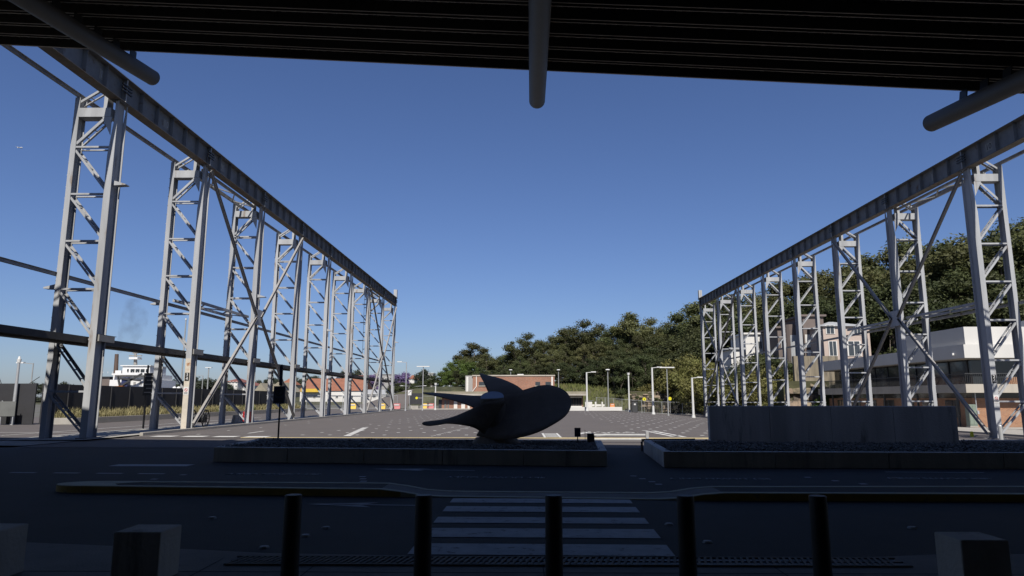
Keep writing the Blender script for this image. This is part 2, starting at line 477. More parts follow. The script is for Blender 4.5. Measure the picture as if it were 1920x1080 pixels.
# worn arrow and letters by the barrier, read from the far side
mb = MB()
def arrow(mb, x, y, l, w, rot=0.0, off=0.042):
    c, s = math.cos(rot), math.sin(rot)
    def P(a, b):
        X, Y = x + a * c - b * s, y + a * s + b * c
        return (X, Y, gz(X, Y) + off)
    mb._add([P(-w * .12, 0), P(w * .12, 0), P(w * .12, l * .6), P(-w * .12, l * .6)], [(0, 1, 2, 3)])
    mb._add([P(-w * .5, l * .6), P(w * .5, l * .6), P(0, l)], [(0, 1, 2)])
arrow(mb, 3.9, 31.6, 2.4, 1.0, math.pi - 0.4)
arrow(mb, -1.95 + 4.5, 31.2, 1.8, 0.8, -0.3)
for i, (dx, dy) in enumerate([(0, 0), (.38, .1), (.7, -.1), (1.05, .15), (1.35, 0), (1.7, -.1), (2.05, .1)]):
    decal(mb, 3.15 + dx, 32.9 + dy, 0.12, 1.1, 0.35 * (-1) ** i)
    decal(mb, 3.25 + dx, 32.5 + dy + 0.5 * (i % 2), 0.3, 0.22, 0.1)
struct(mb.build('worn_letters', 'paint_white'))

# ------------------------------------------------------------------ set-down road in the canopy's shade
for k, (a, b) in enumerate([(11.5, 11.04), (10.67, 10.18), (9.73, 9.28), (8.91, 8.35), (7.99, 7.44)]):
    t = lambda y: (y - 7.4) / 4.1
    mb = MB()
    xl, xr = -1.19, 1.58
    mb.quad((xl + .08 * t(b), b - 0.02 * 0, .006), (xr + .16 * t(b), b - .05, .006), (xr + .16 * t(a), a - .05, .006), (xl + .08 * t(a), a, .006))
    mb.build('crossing_stripe', 'crossing_paint', road)
mb = MB()
for x in (-10.94, -9.93, -8.94, -8.0, -11.95, -13.0): decal(mb, x, 15.3 - 0.065 * (x + 11), 0.58, 0.13, -0.06, 0.006)
decal(mb, -9.0, 17.0, 1.9, 0.45, 0.0, 0.006)
mb.build('lane_dash', 'paint_faint', road)
mb = MB()
def long_arrow(x0, y0, x1, y1):
    d = Vector((x1 - x0, y1 - y0, 0)); L = d.length; d.normalize(); n = Vector((-d.y, d.x, 0))
    P = lambda a, b: tuple(Vector((x0, y0, .006)) + d * a + n * b)
    mb.quad(P(0.2 * L, -.035), P(L, -.035), P(L, .035), P(0.2 * L, .035))
    mb._add([P(0, 0), P(.55 * L, -.24), P(.42 * L, 0), P(.55 * L, .24)], [(0, 1, 2), (0, 2, 3)])
long_arrow(-3.46, 16.2, -1.05, 15.85)
long_arrow(-3.3, 10.85, -1.35, 10.72)
decal(mb, 9.1, 15.62, 2.1, 0.07, -0.06, 0.006)
for x, y in [(-3.3, 14.6), (-3.2, 14.2), (-3.1, 13.8), (2.35, 14.8), (2.45, 14.3), (2.55, 13.8), (2.6, 13.4), (5.9, 14.6), (6.2, 14.0), (6.5, 13.5), (-7.2, 14.9), (-7.4, 14.1)]:
    decal(mb, x, y, 0.13, 0.13, 0, 0.006)
mb.build('lane_arrow', 'paint_faint', road)
mb = MB()
for x, y in [(-2.55, 8.4), (-2.45, 8.9), (-2.8, 7.75), (1.9, 9.2), (2.0, 8.7), (2.1, 8.1), (4.9, 9.0), (-4.2, 9.6)]:
    mb.tube((x, y, 0.0), (x, y, 0.02), 0.06, 0.045, 8)
mb.build('road_stud', 'crossing_paint', road)
for i, (x0, x1, y) in enumerate([(-6.35, -4.28, 15.05), (-1.52, 0.47, 14.5), (3.0, 5.0, 14.3), (7.42, 9.49, 14.42)]):
    o = text_obj('SET DOWN ONLY', 0.30, 'paint_faint', ((x0 + x1) / 2, y, 0.006), (0, 0, math.pi - 0.05), road, 'road_lettering', 0.83)
    o.scale.y = 0.9

def interp(tab, x):
    for (a, b), (c, d) in zip(tab[:-1], tab[1:]):
        if a <= x <= c: return b + (d - b) * (x - a) / (c - a)
    return tab[-1][1] if x > tab[-1][0] else tab[0][1]
NEAR = [(-7.6, 12.08), (-2.1, 11.68), (-1, 11.6), (2.7, 11.32), (9, 11.22), (34, 10.6)]
FAR = [(-7.6, 12.78), (-2.5, 12.62), (-1, 12.35), (2.9, 12.18), (9, 12.30), (34, 12.0)]
def kh(x):
    return 0.015 + 0.105 * max(sm((-1.45 - x) / 0.9), sm((x - 2.3) / 0.9))
xs = [-7.6 + 0.35 * i for i in range(119)]
mbk, mby, mbi, mbr = MB(), MB(), MB(), MB()
for a, b in zip(xs[:-1], xs[1:]):
    for tab, sg in ((NEAR, 1), (FAR, -1)):
        ya, yb = interp(tab, a), interp(tab, b)
        mbk._add([(a, ya, 0), (b, yb, 0), (b, yb + sg * .14, 0), (a, ya + sg * .14, 0),
                  (a, ya, kh(a)), (b, yb, kh(b)), (b, yb + sg * .14, kh(b)), (a, ya + sg * .14, kh(a))],
                 [(4, 5, 6, 7), (0, 1, 5, 4), (2, 3, 7, 6)])
    ya, yb = interp(NEAR, a) - .004, interp(NEAR, b) - .004
    if kh(b) > 0.05: mby.quad((a, ya, 0.004), (b, yb, 0.004), (b, yb, kh(b) - .012), (a, ya, kh(a) - .012))
    tgt = mbr if -2.45 < a < 3.0 else mbi
    tgt.quad((a, interp(NEAR, a) + .14, kh(a) - .006), (b, interp(NEAR, b) + .14, kh(b) - .006), (b, interp(FAR, b) - .14, kh(b) - .006), (a, interp(FAR, a) - .14, kh(a) - .006))
# rounded nose
c = Vector((-7.6, 12.43, 0)); n = 14
pts = [c + Vector((-0.62 * math.sin(math.pi * i / n), -0.35 * math.cos(math.pi * i / n), 0)) for i in range(n + 1)]
mbk.prism(pts, (0, 0, 0.12))
mbk.prism([(-7.6, 12.08, 0.0), (-6.9, 12.03, 0), (-7.2, 12.4, 0), (-6.6, 12.76, 0), (-7.6, 12.78, 0)], (0, 0, 0.122))
for i in range(n // 2 + 3):
    p, q = pts[i], pts[i + 1]
    o = Vector((-0.004, -0.004, 0))
    mby.quad(p + o + Vector((0, 0, .004)), q + o + Vector((0, 0, .004)), q + o + Vector((0, 0, .108)), p + o + Vector((0, 0, .108)))
median = struct(mbk.build('median_kerb', 'kerb_tan'))
mby.build('kerb_paint', 'paint_yellow', median)
mbi.build('median_infill', 'asphalt', median)
mbr.build('kerb_ramp', 'pavement', median)

mb = MB()
edge = [(-40, 10.6), (-12, 8.6), (-5.53, 7.92), (-3.64, 7.61), (-2.65, 7.42), (-1.16, 7.32), (1.57, 7.31), (2.78, 7.21), (3.58, 7.32), (4.24, 7.44), (12, 7.7), (40, 8.6)]
mb.prism([(x, y, -0.1) for x, y in edge] + [(40, -12, -0.1), (-40, -12, -0.1)], (0, 0, 0.12))
pavement = struct(mb.build('pavement', 'pavement', bevel=0.01))
mb = MB()
for x in (-5.2, -3.0, -2.0, 0.2, 2.4, 4.3): mb.box(x, x + .012, 4.5, 7.15, 0.021, 0.0222)
mb.box(-9, 9, 6.62, 6.632, 0.021, 0.0222)
mb.build('paving_joint', 'gravel_bed', pavement)
grate = thing('drain_grate', 'long slotted metal drain grate across the foot of the crossing', 'drain grate', (0, 0, 0.02))
mb = MB(); mb.quad((-2.85, 6.90, .0035), (3.7, 6.90, .0035), (3.7, 7.2, .0035), (-2.85, 7.2, .0035))
mb.build('pit_shade', 'sign_black', grate)  # flat black strip painted for the shade in the pit below the slats
mb = MB(); mb.box(-2.87, 3.72, 6.875, 6.90, .001, .016); mb.box(-2.87, 3.72, 7.2, 7.225, .001, .016); mb.box(-2.87, 3.72, 7.045, 7.06, .001, .013)
mb.build('frame', 'pavement', grate)
mb = MB()
for i in range(108):
    x = -2.82 + i * 0.06
    mb.bar((x - .035, 6.90, .009), (x + .035, 7.2, .009), 0.026, 0.012)
tag(mb.build('slats', 'pavement', grate), kind='stuff')

# bollards and blocks at the kerb
def make_bollard(x, lab):
    t = thing('bollard', lab, 'bollard', (x, 5.5, 0.02), group='black bollards at the crossing')
    mb = MB(); mb.tube((0, 0, 0), (0, 0, .80), .069, .066, 24); mb.tube((0, 0, .80), (0, 0, .835), .066, .0655, 24)
    mb.build('post', 'black_metal', t)
    mb = MB(); mb.tube((0, 0, .8352), (0, 0, .842), .064, .060, 24); mb.build('cap', 'dark_metal', t)
    mb = MB(); mb.tube((0, 0, 0), (0, 0, .012), .1, .1, 20); mb.build('base_flange', 'black_metal', t)
for x, lab in zip((-1.78, -0.76, 0.25, 1.27, 2.29),
                  ('leftmost black bollard, standing left of the zebra crossing', 'black bollard in front of the left end of the zebra stripes',
                   'middle black bollard in front of the zebra crossing', 'black bollard in front of the right end of the zebra stripes',
                   'rightmost black bollard, between the crossing and the right concrete block')):
    make_bollard(x, lab)
def block(fl, fr, bk_y, lab):
    a, b = gr(*fl, .45), gr(*fr, .45)
    c = gr((fl[0] + fr[0]) / 2, bk_y, .45)
    w, d = (b - a).length, max(0.36, c.y - a.y)
    mb = MB(); mb.box(-w / 2, w / 2, 0, d, 0, .45 - .02)
    o = mb.build('concrete_block', 'planter_concrete', bevel=0.012, loc=((a.x + b.x) / 2, a.y, 0.0205))
    tag(o, lab, 'concrete block', 'concrete blocks along the kerb')
block((213, 998), (302, 998), 983, 'concrete block left of the bollards, seen whole with a pale top')
block((-70, 996), (-4, 996), 981, 'concrete block cut off by the left edge of the picture')
block((1801, 1013), (1891, 1013), 997, 'concrete block right of the bollards near the right edge')

# ------------------------------------------------------------------ planters with gravel
def planter(lab, corners, panels, seed):
    """corners: front-left, front-right, back-right, back-left"""
    c = [Vector((x, y, 0)) for x, y in corners]
    o = (c[0] + c[1] + c[2] + c[3]) / 4
    t = thing('gravel_planter', lab, 'planter', o)
    H, W = 0.37, 0.2
    cen = Vector((0, 0, 0))
    for k in range(4):
        a, b = c[k] - o, c[(k + 1) % 4] - o
        d = (b - a).normalized(); nin = Vector((-d.y, d.x, 0))
        L = (b - a).length
        s0, s1 = (0, L) if k in (0, 2) else (W + .004, L - W - .004)
        npn = max(1, int(round((s1 - s0) / panels)))
        for i in range(npn):
            p0 = a + d * (s0 + (s1 - s0) * i / npn + .006); p1 = a + d * (s0 + (s1 - s0) * (i + 1) / npn - .006)
            mb = MB(); mb.prism([p0, p1, p1 + nin * W, p0 + nin * W], (0, 0, H))
            mb.build('wall_panel', 'planter_concrete', t, bevel=0.012)
    mb = MB(); i0 = [p - o + (cen - (p - o)).normalized() * 0.3 for p in c]
    mb.quad(*[(p.x, p.y, .29) for p in i0]); mb.build('soil', 'gravel_bed', t)
    mb = MB(); r = random.Random(seed)
    for _ in range(9000):
        u, v = r.uniform(.008, .992), r.uniform(.055, .945)
        p = (c[0] * (1 - u) + c[1] * u) * (1 - v) + (c[3] * (1 - u) + c[2] * u) * v - o
        s = r.uniform(.028, .062)
        z = .305 + r.uniform(0, .045) + 0.025 * math.sin(p.x * 1.7 + seed) * math.sin(p.y * 2.1)
        ax = [Vector((r.gauss(0, 1), r.gauss(0, 1), r.gauss(0, 1))).normalized() for _ in range(1)][0]
        q = Matrix.Rotation(r.uniform(0, 6.28), 3, ax)
        vs = [q @ Vector(w) * s + Vector((p.x, p.y, z)) for w in ((1, 0, 0), (-1, 0, 0), (0, .8, 0), (0, -.8, 0), (0, 0, .6), (0, 0, -.6))]
        mb._add(vs, [(0, 2, 4), (2, 1, 4), (1, 3, 4), (3, 0, 4), (2, 0, 5), (1, 2, 5), (3, 1, 5), (0, 3, 5)])
    tag(mb.build('stones', 'gravel', t), kind='stuff')
    return t
planter('long concrete planter of gravel under the ship propeller', [(-7.95, 17.97), (2.06, 16.84), (2.42, 21.2), (-8.3, 22.1)], 2.1, 1)
planter('concrete planter of gravel in front of the tall concrete wall', [(3.36, 16.62), (19.0, 16.2), (19.3, 21.6), (3.72, 21.3)], 2.6, 2)
# the tall wall standing in the right planter
t = thing('concrete_wall', 'tall stained concrete wall standing in the right gravel planter', 'wall', (5.66, 21.0, 0.30), math.atan2(-0.62, 6.85))
for i in range(4):
    mb = MB(); mb.box(i * 1.76 + .004, (i + 1) * 1.76 - .004, 0, .32, 0, 1.09)
    mb.build('wall_panel', 'concrete_stained', t, bevel=0.012)

# sign, box and barriers in the gap between the planters
t = thing('small_sign', 'small blank sign on a short post at the right end of the propeller planter', 'sign', at(1083, 825, 20.6) * 1)
t.location.z = 0.3
mb = MB(); mb.tube((0, 0, 0), (0, 0, .45), .016, n=8); mb.build('post', 'dark_metal', t)
mb = MB(); mb.box(-.09, .09, -.03, -.018, .20, .46); mb.build('panel', 'sign_blue', t, bevel=.004)
p = at(1108, 825, 20.4)
t = thing('equipment_box', 'dark box with a thin aerial on the gravel beside the path', 'box', (p.x, p.y, .30))
mb = MB(); mb.box(-.1, .1, 0, .2, 0, .30); mb.build('case', 'black_metal', t, bevel=.01)
mb = MB(); mb.tube((-.16, .1, 0), (-.16, .1, .40), .008, n=6); mb.build('aerial', 'black_metal', t)
mb = MB(); mb.box(-.105, .105, -.006, 0, .05, .22); mb.build('door', 'dark_metal', t)
t = thing('boom_barrier', 'low galvanised swing barrier across the path between the planters', 'barrier', (2.55, 25.6, 0))
for i, z in enumerate((0.30, 0.14)):
    mb = MB(); mb.box(0, 2.0, -.03, .03, z - .03, z + .03); mb.build('rail', 'galvanised', t, bevel=.006)
for x in (-0.06, 2.06):
    mb = MB(); mb.box(x - .05, x + .05, -.05, .05, 0, .42); mb.build('post', 'galvanised', t)
t = thing('side_rail', 'dark low rail beside the path at the left end of the right planter', 'rail', (3.75, 21.8, 0))
mb = MB(); mb.bar((0, 0, .33), (1.7, .2, .33), .07, .09); mb.build('rail', 'dark_metal', t)
for k in (0, .85, 1.7):
    mb = MB(); mb.box(k - .03, k + .03, k * .118 - .03, k * .118 + .03, 0, .285); mb.build('post', 'dark_metal', t)

# ------------------------------------------------------------------ terminal canopy overhead
d_ = ray(995, 585).normalized()                                   # the tubes rise outwards at about seven degrees
E0, E1 = at(240, 95, 17.0), at(1810, 170, 15.3)
e_ = (E1 - E0).normalized()
n_ = e_.cross(d_).normalized()
O_ = E0 + e_ * ((0 - E0.x) / e_.x)
O_base = Vector((0, O_.y, 0))
canopy = thing('terminal_canopy', 'dark ribbed metal canopy roof on tube beams overhead', 'canopy', O_base)
def K(s, t, h): return O_ - O_base + e_ * s + d_ * t + n_ * h
S0, S1, DEPTH = -46.0, 42.0, 25.0
mb = MB(); per = 0.24; n = int((S1 - S0) / per)
for i in range(n):
    s = S0 + i * per
    prof = [(0, .20), (.09, .20), (.12, .25), (.21, .25), (.24, .20)]
    for (a, ha), (b, hb) in zip(prof[:-1], prof[1:]):
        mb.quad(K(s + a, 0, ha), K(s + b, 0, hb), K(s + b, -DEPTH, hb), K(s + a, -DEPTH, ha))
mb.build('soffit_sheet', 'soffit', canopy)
mb = MB()
mb._add([K(S0, 0.04, .27), K(S1, 0.04, .27), K(S1, -DEPTH, .27), K(S0, -DEPTH, .27), K(S0, 0.04, .40), K(S1, 0.04, .40), K(S1, -DEPTH, .40), K(S0, -DEPTH, .40)],
        [(3, 2, 1, 0), (4, 5, 6, 7), (0, 1, 5, 4), (1, 2, 6, 5), (2, 3, 7, 6), (3, 0, 4, 7)])
mb.build('roof_sheet', 'dark_metal', canopy)
def kbar(mb, s0, s1, t0, t1, h0, h1):
    mb._add([K(s0, t0, h0), K(s1, t0, h0), K(s1, t1, h0), K(s0, t1, h0), K(s0, t0, h1), K(s1, t0, h1), K(s1, t1, h1), K(s0, t1, h1)],
            [(3, 2, 1, 0), (4, 5, 6, 7), (0, 1, 5, 4), (1, 2, 6, 5), (2, 3, 7, 6), (3, 0, 4, 7)])
mb = MB(); kbar(mb, S0, S1, -.06, -.02, 0, .26); ep = mb.build('edge_purlin', 'soffit', canopy)
mb = MB(); kbar(mb, S0, S1, -.055, .0, -.012, -.001); mb.build('lip', 'lit_purlin_lip', ep)
for i in range(1, 32):
    t = -0.04 - i * 0.74
    mb = MB()
    kbar(mb, S0, S1, t - .088, t - .062, 0, .255); kbar(mb, S0, S1, t + .062, t + .088, 0, .255); kbar(mb, S0, S1, t - .061, t + .061, .10, .12)
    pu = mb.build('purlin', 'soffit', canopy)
    for k in (-1, 1):
        mb = MB(); kbar(mb, S0, S1, t + k * .075 - .013, t + k * .075 + .013, -.012, -.001); mb.build('lip', 'lit_purlin_lip', pu)
for px, py, dep in ((286, 146, 19.3), (1007, 189, 18.5), (1746, 231, 17.3)):
    tip = EYE + ray(px, py) * (dep / FPX) - O_base
    mb = MB(); mb.tube(tip, tip - d_ * 26, .215, n=40)
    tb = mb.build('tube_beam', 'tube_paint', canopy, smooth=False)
    for p in tb.data.polygons: p.use_smooth = len(p.vertices) == 4
    # fins carry the purlins on the tube
    rel = tip - (O_ - O_base)
    sol = Matrix((e_, d_, n_)).transposed().inverted() @ rel
    s_t, h_t = sol.x, sol.z
    for i in range(0, 30):
        t = -0.04 - i * 0.74
        mb = MB(); kbar(mb, s_t - .012, s_t + .012, t - .16, t + .11, h_t + .18, -.0125)
        mb.build('cleat', 'black_metal', tb)
back = MB()
yb = -9.6
back.box(-44, 44, yb - O_base.y - .3, yb - O_base.y, 0, 9.0)
back.build('rear_wall', 'dark_metal', canopy)
for x in (-36, -24, -12, 0, 12, 24, 36):
    mb = MB(); mb.box(x - .2, x + .2, yb - O_base.y + .002, yb - O_base.y + .3, 0, 5.2); mb.build('column', 'concrete_stained', canopy)

# ------------------------------------------------------------------ ship propeller
def blade(st, thick, m, name, parent, org, nc=8):
    """st: stations root to tip, each ((px,py,Y),(px,py,Y)) for its two edges"""
    rows = []
    A = [at(*a) - org for a, b in st]; B = [at(*b) - org for a, b in st]
    # refine stations
    def cat(P, t):
        i = min(int(t), len(P) - 2); f = t - i
        p0, p1, p2, p3 = P[max(0, i - 1)], P[i], P[i + 1], P[min(len(P) - 1, i + 2)]
        return 0.5 * ((2 * p1) + (p2 - p0) * f + (2 * p0 - 5 * p1 + 4 * p2 - p3) * f * f + (3 * p1 - p0 - 3 * p2 + p3) * f ** 3)
    N = (len(st) - 1) * 4
    a = [cat(A, i / 4) for i in range(N + 1)]; b = [cat(B, i / 4) for i in range(N + 1)]
    mb = MB()
    ids = {}
    for i in range(N + 1):
        ch = b[i] - a[i]
        sp = (a[min(i + 1, N)] + b[min(i + 1, N)] - a[max(i - 1, 0)] - b[max(i - 1, 0)])
        nn = sp.cross(ch)
        nn = nn.normalized() if nn.length > 1e-6 else Vector((0, -1, 0))
        if nn.y > 0: nn = -nn
        th = thick * (1 - 0.7 * i / N)
        for j in range(nc + 1):
            u = j / nc
            lens = max(0.10, 4 * u * (1 - u))
            base = a[i] + ch * u - nn * (0.10 * ch.length * 4 * u * (1 - u) * 0.5)
            for k, sg in enumerate((1, -1)):
                ids[i, j, k] = len(mb.v); mb.v.append(tuple(base + nn * (sg * th * lens * .5)))
    for i in range(N):
        for j in range(nc):
            mb.f.append((ids[i, j, 0], ids[i + 1, j, 0], ids[i + 1, j + 1, 0], ids[i, j + 1, 0]))
            mb.f.append((ids[i, j, 1], ids[i, j + 1, 1], ids[i + 1, j + 1, 1], ids[i + 1, j, 1]))
        for j, fl in ((0, 0), (nc, 1)):
            q = (ids[i, j, 0], ids[i, j, 1], ids[i + 1, j, 1], ids[i + 1, j, 0])
            mb.f.append(q if not fl else q[::-1])
    for i, fl in ((0, 0), (N, 1)):
        for j in range(nc):
            q = (ids[i, j, 0], ids[i, j + 1, 0], ids[i, j + 1, 1], ids[i, j, 1])
            mb.f.append(q if not fl else q[::-1])
    return mb.build(name, m, parent, smooth=True)
porg = at(925, 826, 20.1); porg.z = 0.30
prop = thing('ship_propeller', 'dark four-bladed ship propeller lying on the gravel planter', 'propeller', porg)
blade([((938, 741, 20.25), (893, 816, 19.75)), ((962, 737, 20.35), (930, 824, 19.45)), ((985, 730, 20.45), (972, 821, 19.25)), ((1008, 723.5, 20.5), (1008, 811, 19.2)),
       ((1030, 722, 20.5), (1036, 797, 19.25)), ((1049, 727, 20.45), (1056, 784, 19.42)), ((1062, 735, 20.32), (1066, 773, 19.62)), ((1068.5, 744, 20.15), (1070.5, 763, 19.83)), ((1071, 751, 20.03), (1071.5, 756, 19.95))], .10, 'bronze', 'blade', prop, porg)
blade([((922, 748, 20.5), (990, 741, 20.7)), ((915, 735, 20.7), (972, 725, 20.95)), ((911, 726, 20.9), (950, 714, 21.3)), ((907, 717, 21.1), (933, 708, 21.5)),
       ((902, 708, 21.4), (917, 704, 21.7)), ((898.5, 700.5, 21.7), (903, 700.5, 21.8))], .12, 'bronze', 'blade', prop, porg)
blade([((918, 742, 20.6), (893, 767, 19.95)), ((890, 742, 20.7), (872, 758, 20.1)), ((862, 740, 20.8), (848, 750.5, 20.2)), ((832, 737.5, 20.85), (820, 743, 20.35)),
       ((808, 736, 20.85), (803, 739.5, 20.5)), ((793, 735.5, 20.8), (793, 737.2, 20.65))], .12, 'bronze', 'blade', prop, porg)
blade([((950, 751.5, 19.62), (908, 814, 19.6)), ((911, 754, 19.62), (888, 802, 19.45)), ((878, 769.5, 19.55), (863, 796.5, 19.2)), ((852, 780.5, 19.3), (838, 794.5, 18.95)),
       ((829, 786.5, 19.1), (820, 797, 18.8)), ((809, 789, 18.95), (805, 798.8, 18.7)), ((795, 791, 18.85), (794.5, 797.2, 18.75)), ((791.5, 793.5, 18.82), (791.5, 795, 18.78))], .14, 'bronze', 'blade', prop, porg)
hb0, hb1 = at(926, 815, 20.2) - porg, at(923, 746, 20.1) - porg
mb = MB()
prof = [(0, .50), (.15, .42), (.4, .40), (.75, .38), (.93, .36), (1.0, .335)]
for (ta, ra), (tb_, rb) in zip(prof[:-1], prof[1:]):
    mb.tube(hb0.lerp(hb1, ta), hb0.lerp(hb1, tb_), ra, rb, 28)
mb.build('hub', 'bronze', prop)
ax = (hb1 - hb0).normalized()
tilt = (ax + Vector((0, -0.42, 0))).normalized()
mb = MB(); mb.tube(hb1 - tilt * .20, hb1 + tilt * .04, .36, .335, 32); mb.build('hub_cap', 'hub_cap', prop)
mb = MB(); mb.tube((0.05, 0, 0), (0.03, 0, .24), .75, .55, 28); mb.build('plinth', 'bronze', prop)

# ------------------------------------------------------------------ crane gantries
LEV = [1.83, 3.9, 5.95, 7.95, 9.95, 12.0]
ZB, ZT = 14.05, 15.12          # girder underside and top
def i_section(mb, x, y0, fw, dep, z0, z1, tf=.03, tw=.02, taper=None, sgn=1):
    """I column: flanges face along Y, web runs along Y"""
    for y in (y0, y0 + dep - tf):
        if taper:
            zt = taper
            xo, xi = x + sgn * fw / 2, x - sgn * fw / 2
            mb.prism([(xo, y, z0), (xi, y, z0), (xi, y, z1), (xi + sgn * .05, y, z1), (xo, y, zt)], (0, tf, 0))
        else:
            mb.box(x - fw / 2, x + fw / 2, y, y + tf, z0, z1)
    mb.box(x - tw / 2, x + tw / 2, y0 + tf, y0 + dep - tf, z0, z1)
def twin(mb, p, q, ya, yb, w, h, bat=0):
    """two parallel bars in the XZ plane at y=ya and y=yb, with battens"""
    p, q = Vector(p), Vector(q)
    for y in (ya, yb):
        mb.bar((p.x, y, p.z), (q.x, y, q.z), .012, h, (0, 0, 1)) if False else None
    d = (q - p).normalized()
    up = Vector((0, 1, 0)).cross(d)
    for y, s in ((ya, 1), (yb, -1)):
        a, b = Vector((p.x, y, p.z)), Vector((q.x, y, q.z))
        mb.bar(a, b, .014, h, up)                                           # upright leg of the angle
        o = up * (h / 2) + Vector((0, s * w / 2, 0))
        mb.bar(a + o, b + o, w, .014, up)                                   # flat leg
    for i in range(bat):
        t = (i + 1) / (bat + 1)
        c = p.lerp(q, t)
        mb.bar((c.x, ya, c.z), (c.x, yb, c.z), .05, .012, up)
def make_tower(sg, label, group):
    """sg: -1 rear leg to the left, +1 to the right"""
    t = thing('gantry_tower', label, 'steel tower', (0, 0, 0), group=group)
    mb = MB(); i_section(mb, 0, 0, .28, .66, 0, ZB - .03, taper=11.6, sgn=sg); mb.build('front_column', 'steel', t)
    mb = MB(); mb.box(-.24, .24, -.1, .76, 0.0, .035); mb.build('base_plate', 'girder', t)
    mb = MB(); mb.box(-.2, .2, .0, .66, ZB - .029, ZB - .002); mb.build('cap_plate', 'girder', t)
    rx = sg * 1.67
    mb = MB(); i_section(mb, rx, .08, .22, .46, 0, 14.2); mb.build('rear_column', 'steel', t)
    mb = MB()
    for z in LEV[:-1] + [12.0]:
        for k in (-.35, .45, 1.0): pass
    for i in range(26): mb.bar((rx + sg * .11, .2, 0.8 + i * .5), (rx + sg * .2, .2, .8 + i * .5), .03, .03)
    mb.build('step_irons', 'steel', t)
    xa, xb = rx - sg * .10, sg * .14
    for z in LEV:
        mb = MB(); twin(mb, (xa, 0, z), (xb, 0, z), .10, .52, .09, .075, 0); mb.build('strut', 'steel', t)
    zz = [0.05] + LEV
    for a, b in zip(zz[:-1], zz[1:]):
        mb = MB(); twin(mb, (xa, 0, b - .14), (xb, 0, a + .16), .12, .50, .09, .085, 4); mb.build('diagonal', 'steel', t)
    mb = MB(); twin(mb, (xa, 0, 12.15), (sg * .3, 0, 13.45), .12, .50, .10, .11, 3); mb.build('diagonal', 'steel', t)
    mb = MB(); mb.box(min(xa, sg * .2), max(xa, sg * .2), .06, .56, 13.32, 13.72); mb.build('head_beam', 'steel', t)
    mb = MB(); mb.prism([(sg * .145, .07, 13.31), (sg * .55, .07, 13.31), (sg * .145, .07, 12.5)], (0, .02, 0)); mb.build('gusset', 'steel', t)
    mb = MB(); mb.box(min(sg * .40, sg * .56), max(sg * .40, sg * .56), .1, .5, 13.722, ZB + .3); mb.build('stub', 'steel', t)
    mb = MB(); twin(mb, (rx, 0, 13.95), (sg * .30, 0, 14.85), .12, .50, .08, .09, 2); mb.build('surge_strut', 'steel', t)
    return t
def brackets(t, sg, front=None, rear=None):
    if front:
        mb = MB(); mb.prism([(-sg * .14, .2, front), (-sg * .62, .2, front + .02), (-sg * .62, .2, front + .06), (-sg * .14, .2, front + .2)], (0, .3, 0)); mb.build('bracket', 'steel', t)
    if rear:
        rx = sg * 1.67
        mb = MB(); mb.prism([(rx + sg * .12, .1, rear), (rx + sg * .6, .1, rear + .02), (rx + sg * .6, .1, rear + .08), (rx + sg * .12, .1, rear + .2)], (0, .3, 0)); mb.build('bracket', 'steel', t)
def notice(t, z, sg):
    b = MB(); b.box(-.13, .13, -.012, -.003, z, z + .40); s = b.build('notice', 'sign_white', t)
    mb = MB(); n = 20
    for i in range(n):
        a0, a1 = 2 * math.pi * i / n, 2 * math.pi * (i + 1) / n
        P = lambda a, r: (r * math.cos(a), -.014, z + .24 + r * math.sin(a))
        mb.quad(P(a0, .06), P(a1, .06), P(a1, .085), P(a0, .085))
    mb.bar((-.055, -.0145, z + .295), (.055, -.0145, z + .185), .002, .022, (0, 1, 0) and (1, 0, 1))
    mb.build('red_ring', 'sign_red', s)
    mb = MB()
    for k in range(2): mb.box(-.09, .09, -.0145, -.0135, z + .05 + k * .05, z + .075 + k * .05)
    mb.build('print', 'dark_metal', s)
def number_plate(t, z, txt):
    b = MB(); b.box(-.11, .11, -.012, -.003, z, z + .42); s = b.build('number_plate', 'sign_black', t)
    text_obj(txt[0], .24, 'sign_white', (0, -.016, z + .31), (R(90), 0, 0), s, 'numeral')
    text_obj(txt[1], .24, 'sign_white', (0, -.016, z + .11), (R(90), 0, 0), s, 'numeral')

LX, LY, RX, RY, BAY = -17.05, 26.9, 24.5, 36.0, 8.0
ORD = ['first', 'second', 'third', 'fourth', 'fifth', 'sixth', 'seventh', 'eighth', 'ninth', 'tenth']
GL, GR_ = 'towers of the left gantry', 'towers of the right gantry'
tl = make_tower(-1, 'lattice steel tower just out of frame at the near end of the left gantry', GL)
tr = make_tower(1, 'lattice steel tower just out of frame at the near end of the right gantry', GR_)
towL, towR = [tl], [tr]
for i in range(9):
    c = copy_tree(tl)
    c['label'] = 'lattice steel tower of the left gantry, %s in view counting from the camera' % ORD[i]
    towL.append(c)
for i in range(8):
    c = copy_tree(tr)
    c['label'] = 'lattice steel tower of the right gantry, %s in view counting from the camera' % ORD[i]
    towR.append(c)
for i, t in enumerate(towL): t.location = (LX, LY + BAY * (i - 1), 0.07 if i else 0.0)
for i, t in enumerate(towR): t.location = (RX, RY + BAY * (i - 1), gz(RX, RY + BAY * (i - 1)) + .03)
for t in towR:            # stretch so that the heads stay level under the girder
    t.scale.z = (ZB - t.location.z) / ZB
for t in towL: t.scale.z = (ZB - t.location.z) / ZB
brackets(towL[1], -1, 10.35, 5.95); brackets(towL[3], -1, 8.0, None); brackets(towL[2], -1, None, 6.4); brackets(towL[9], -1, 9.0, None); brackets(towL[5], -1, 7.4)
notice(towL[2], 1.75, -1); number_plate(towL[2], 2.45, '34'); notice(towR[1], 1.75, 1); number_plate(towR[1], 2.75, '24')
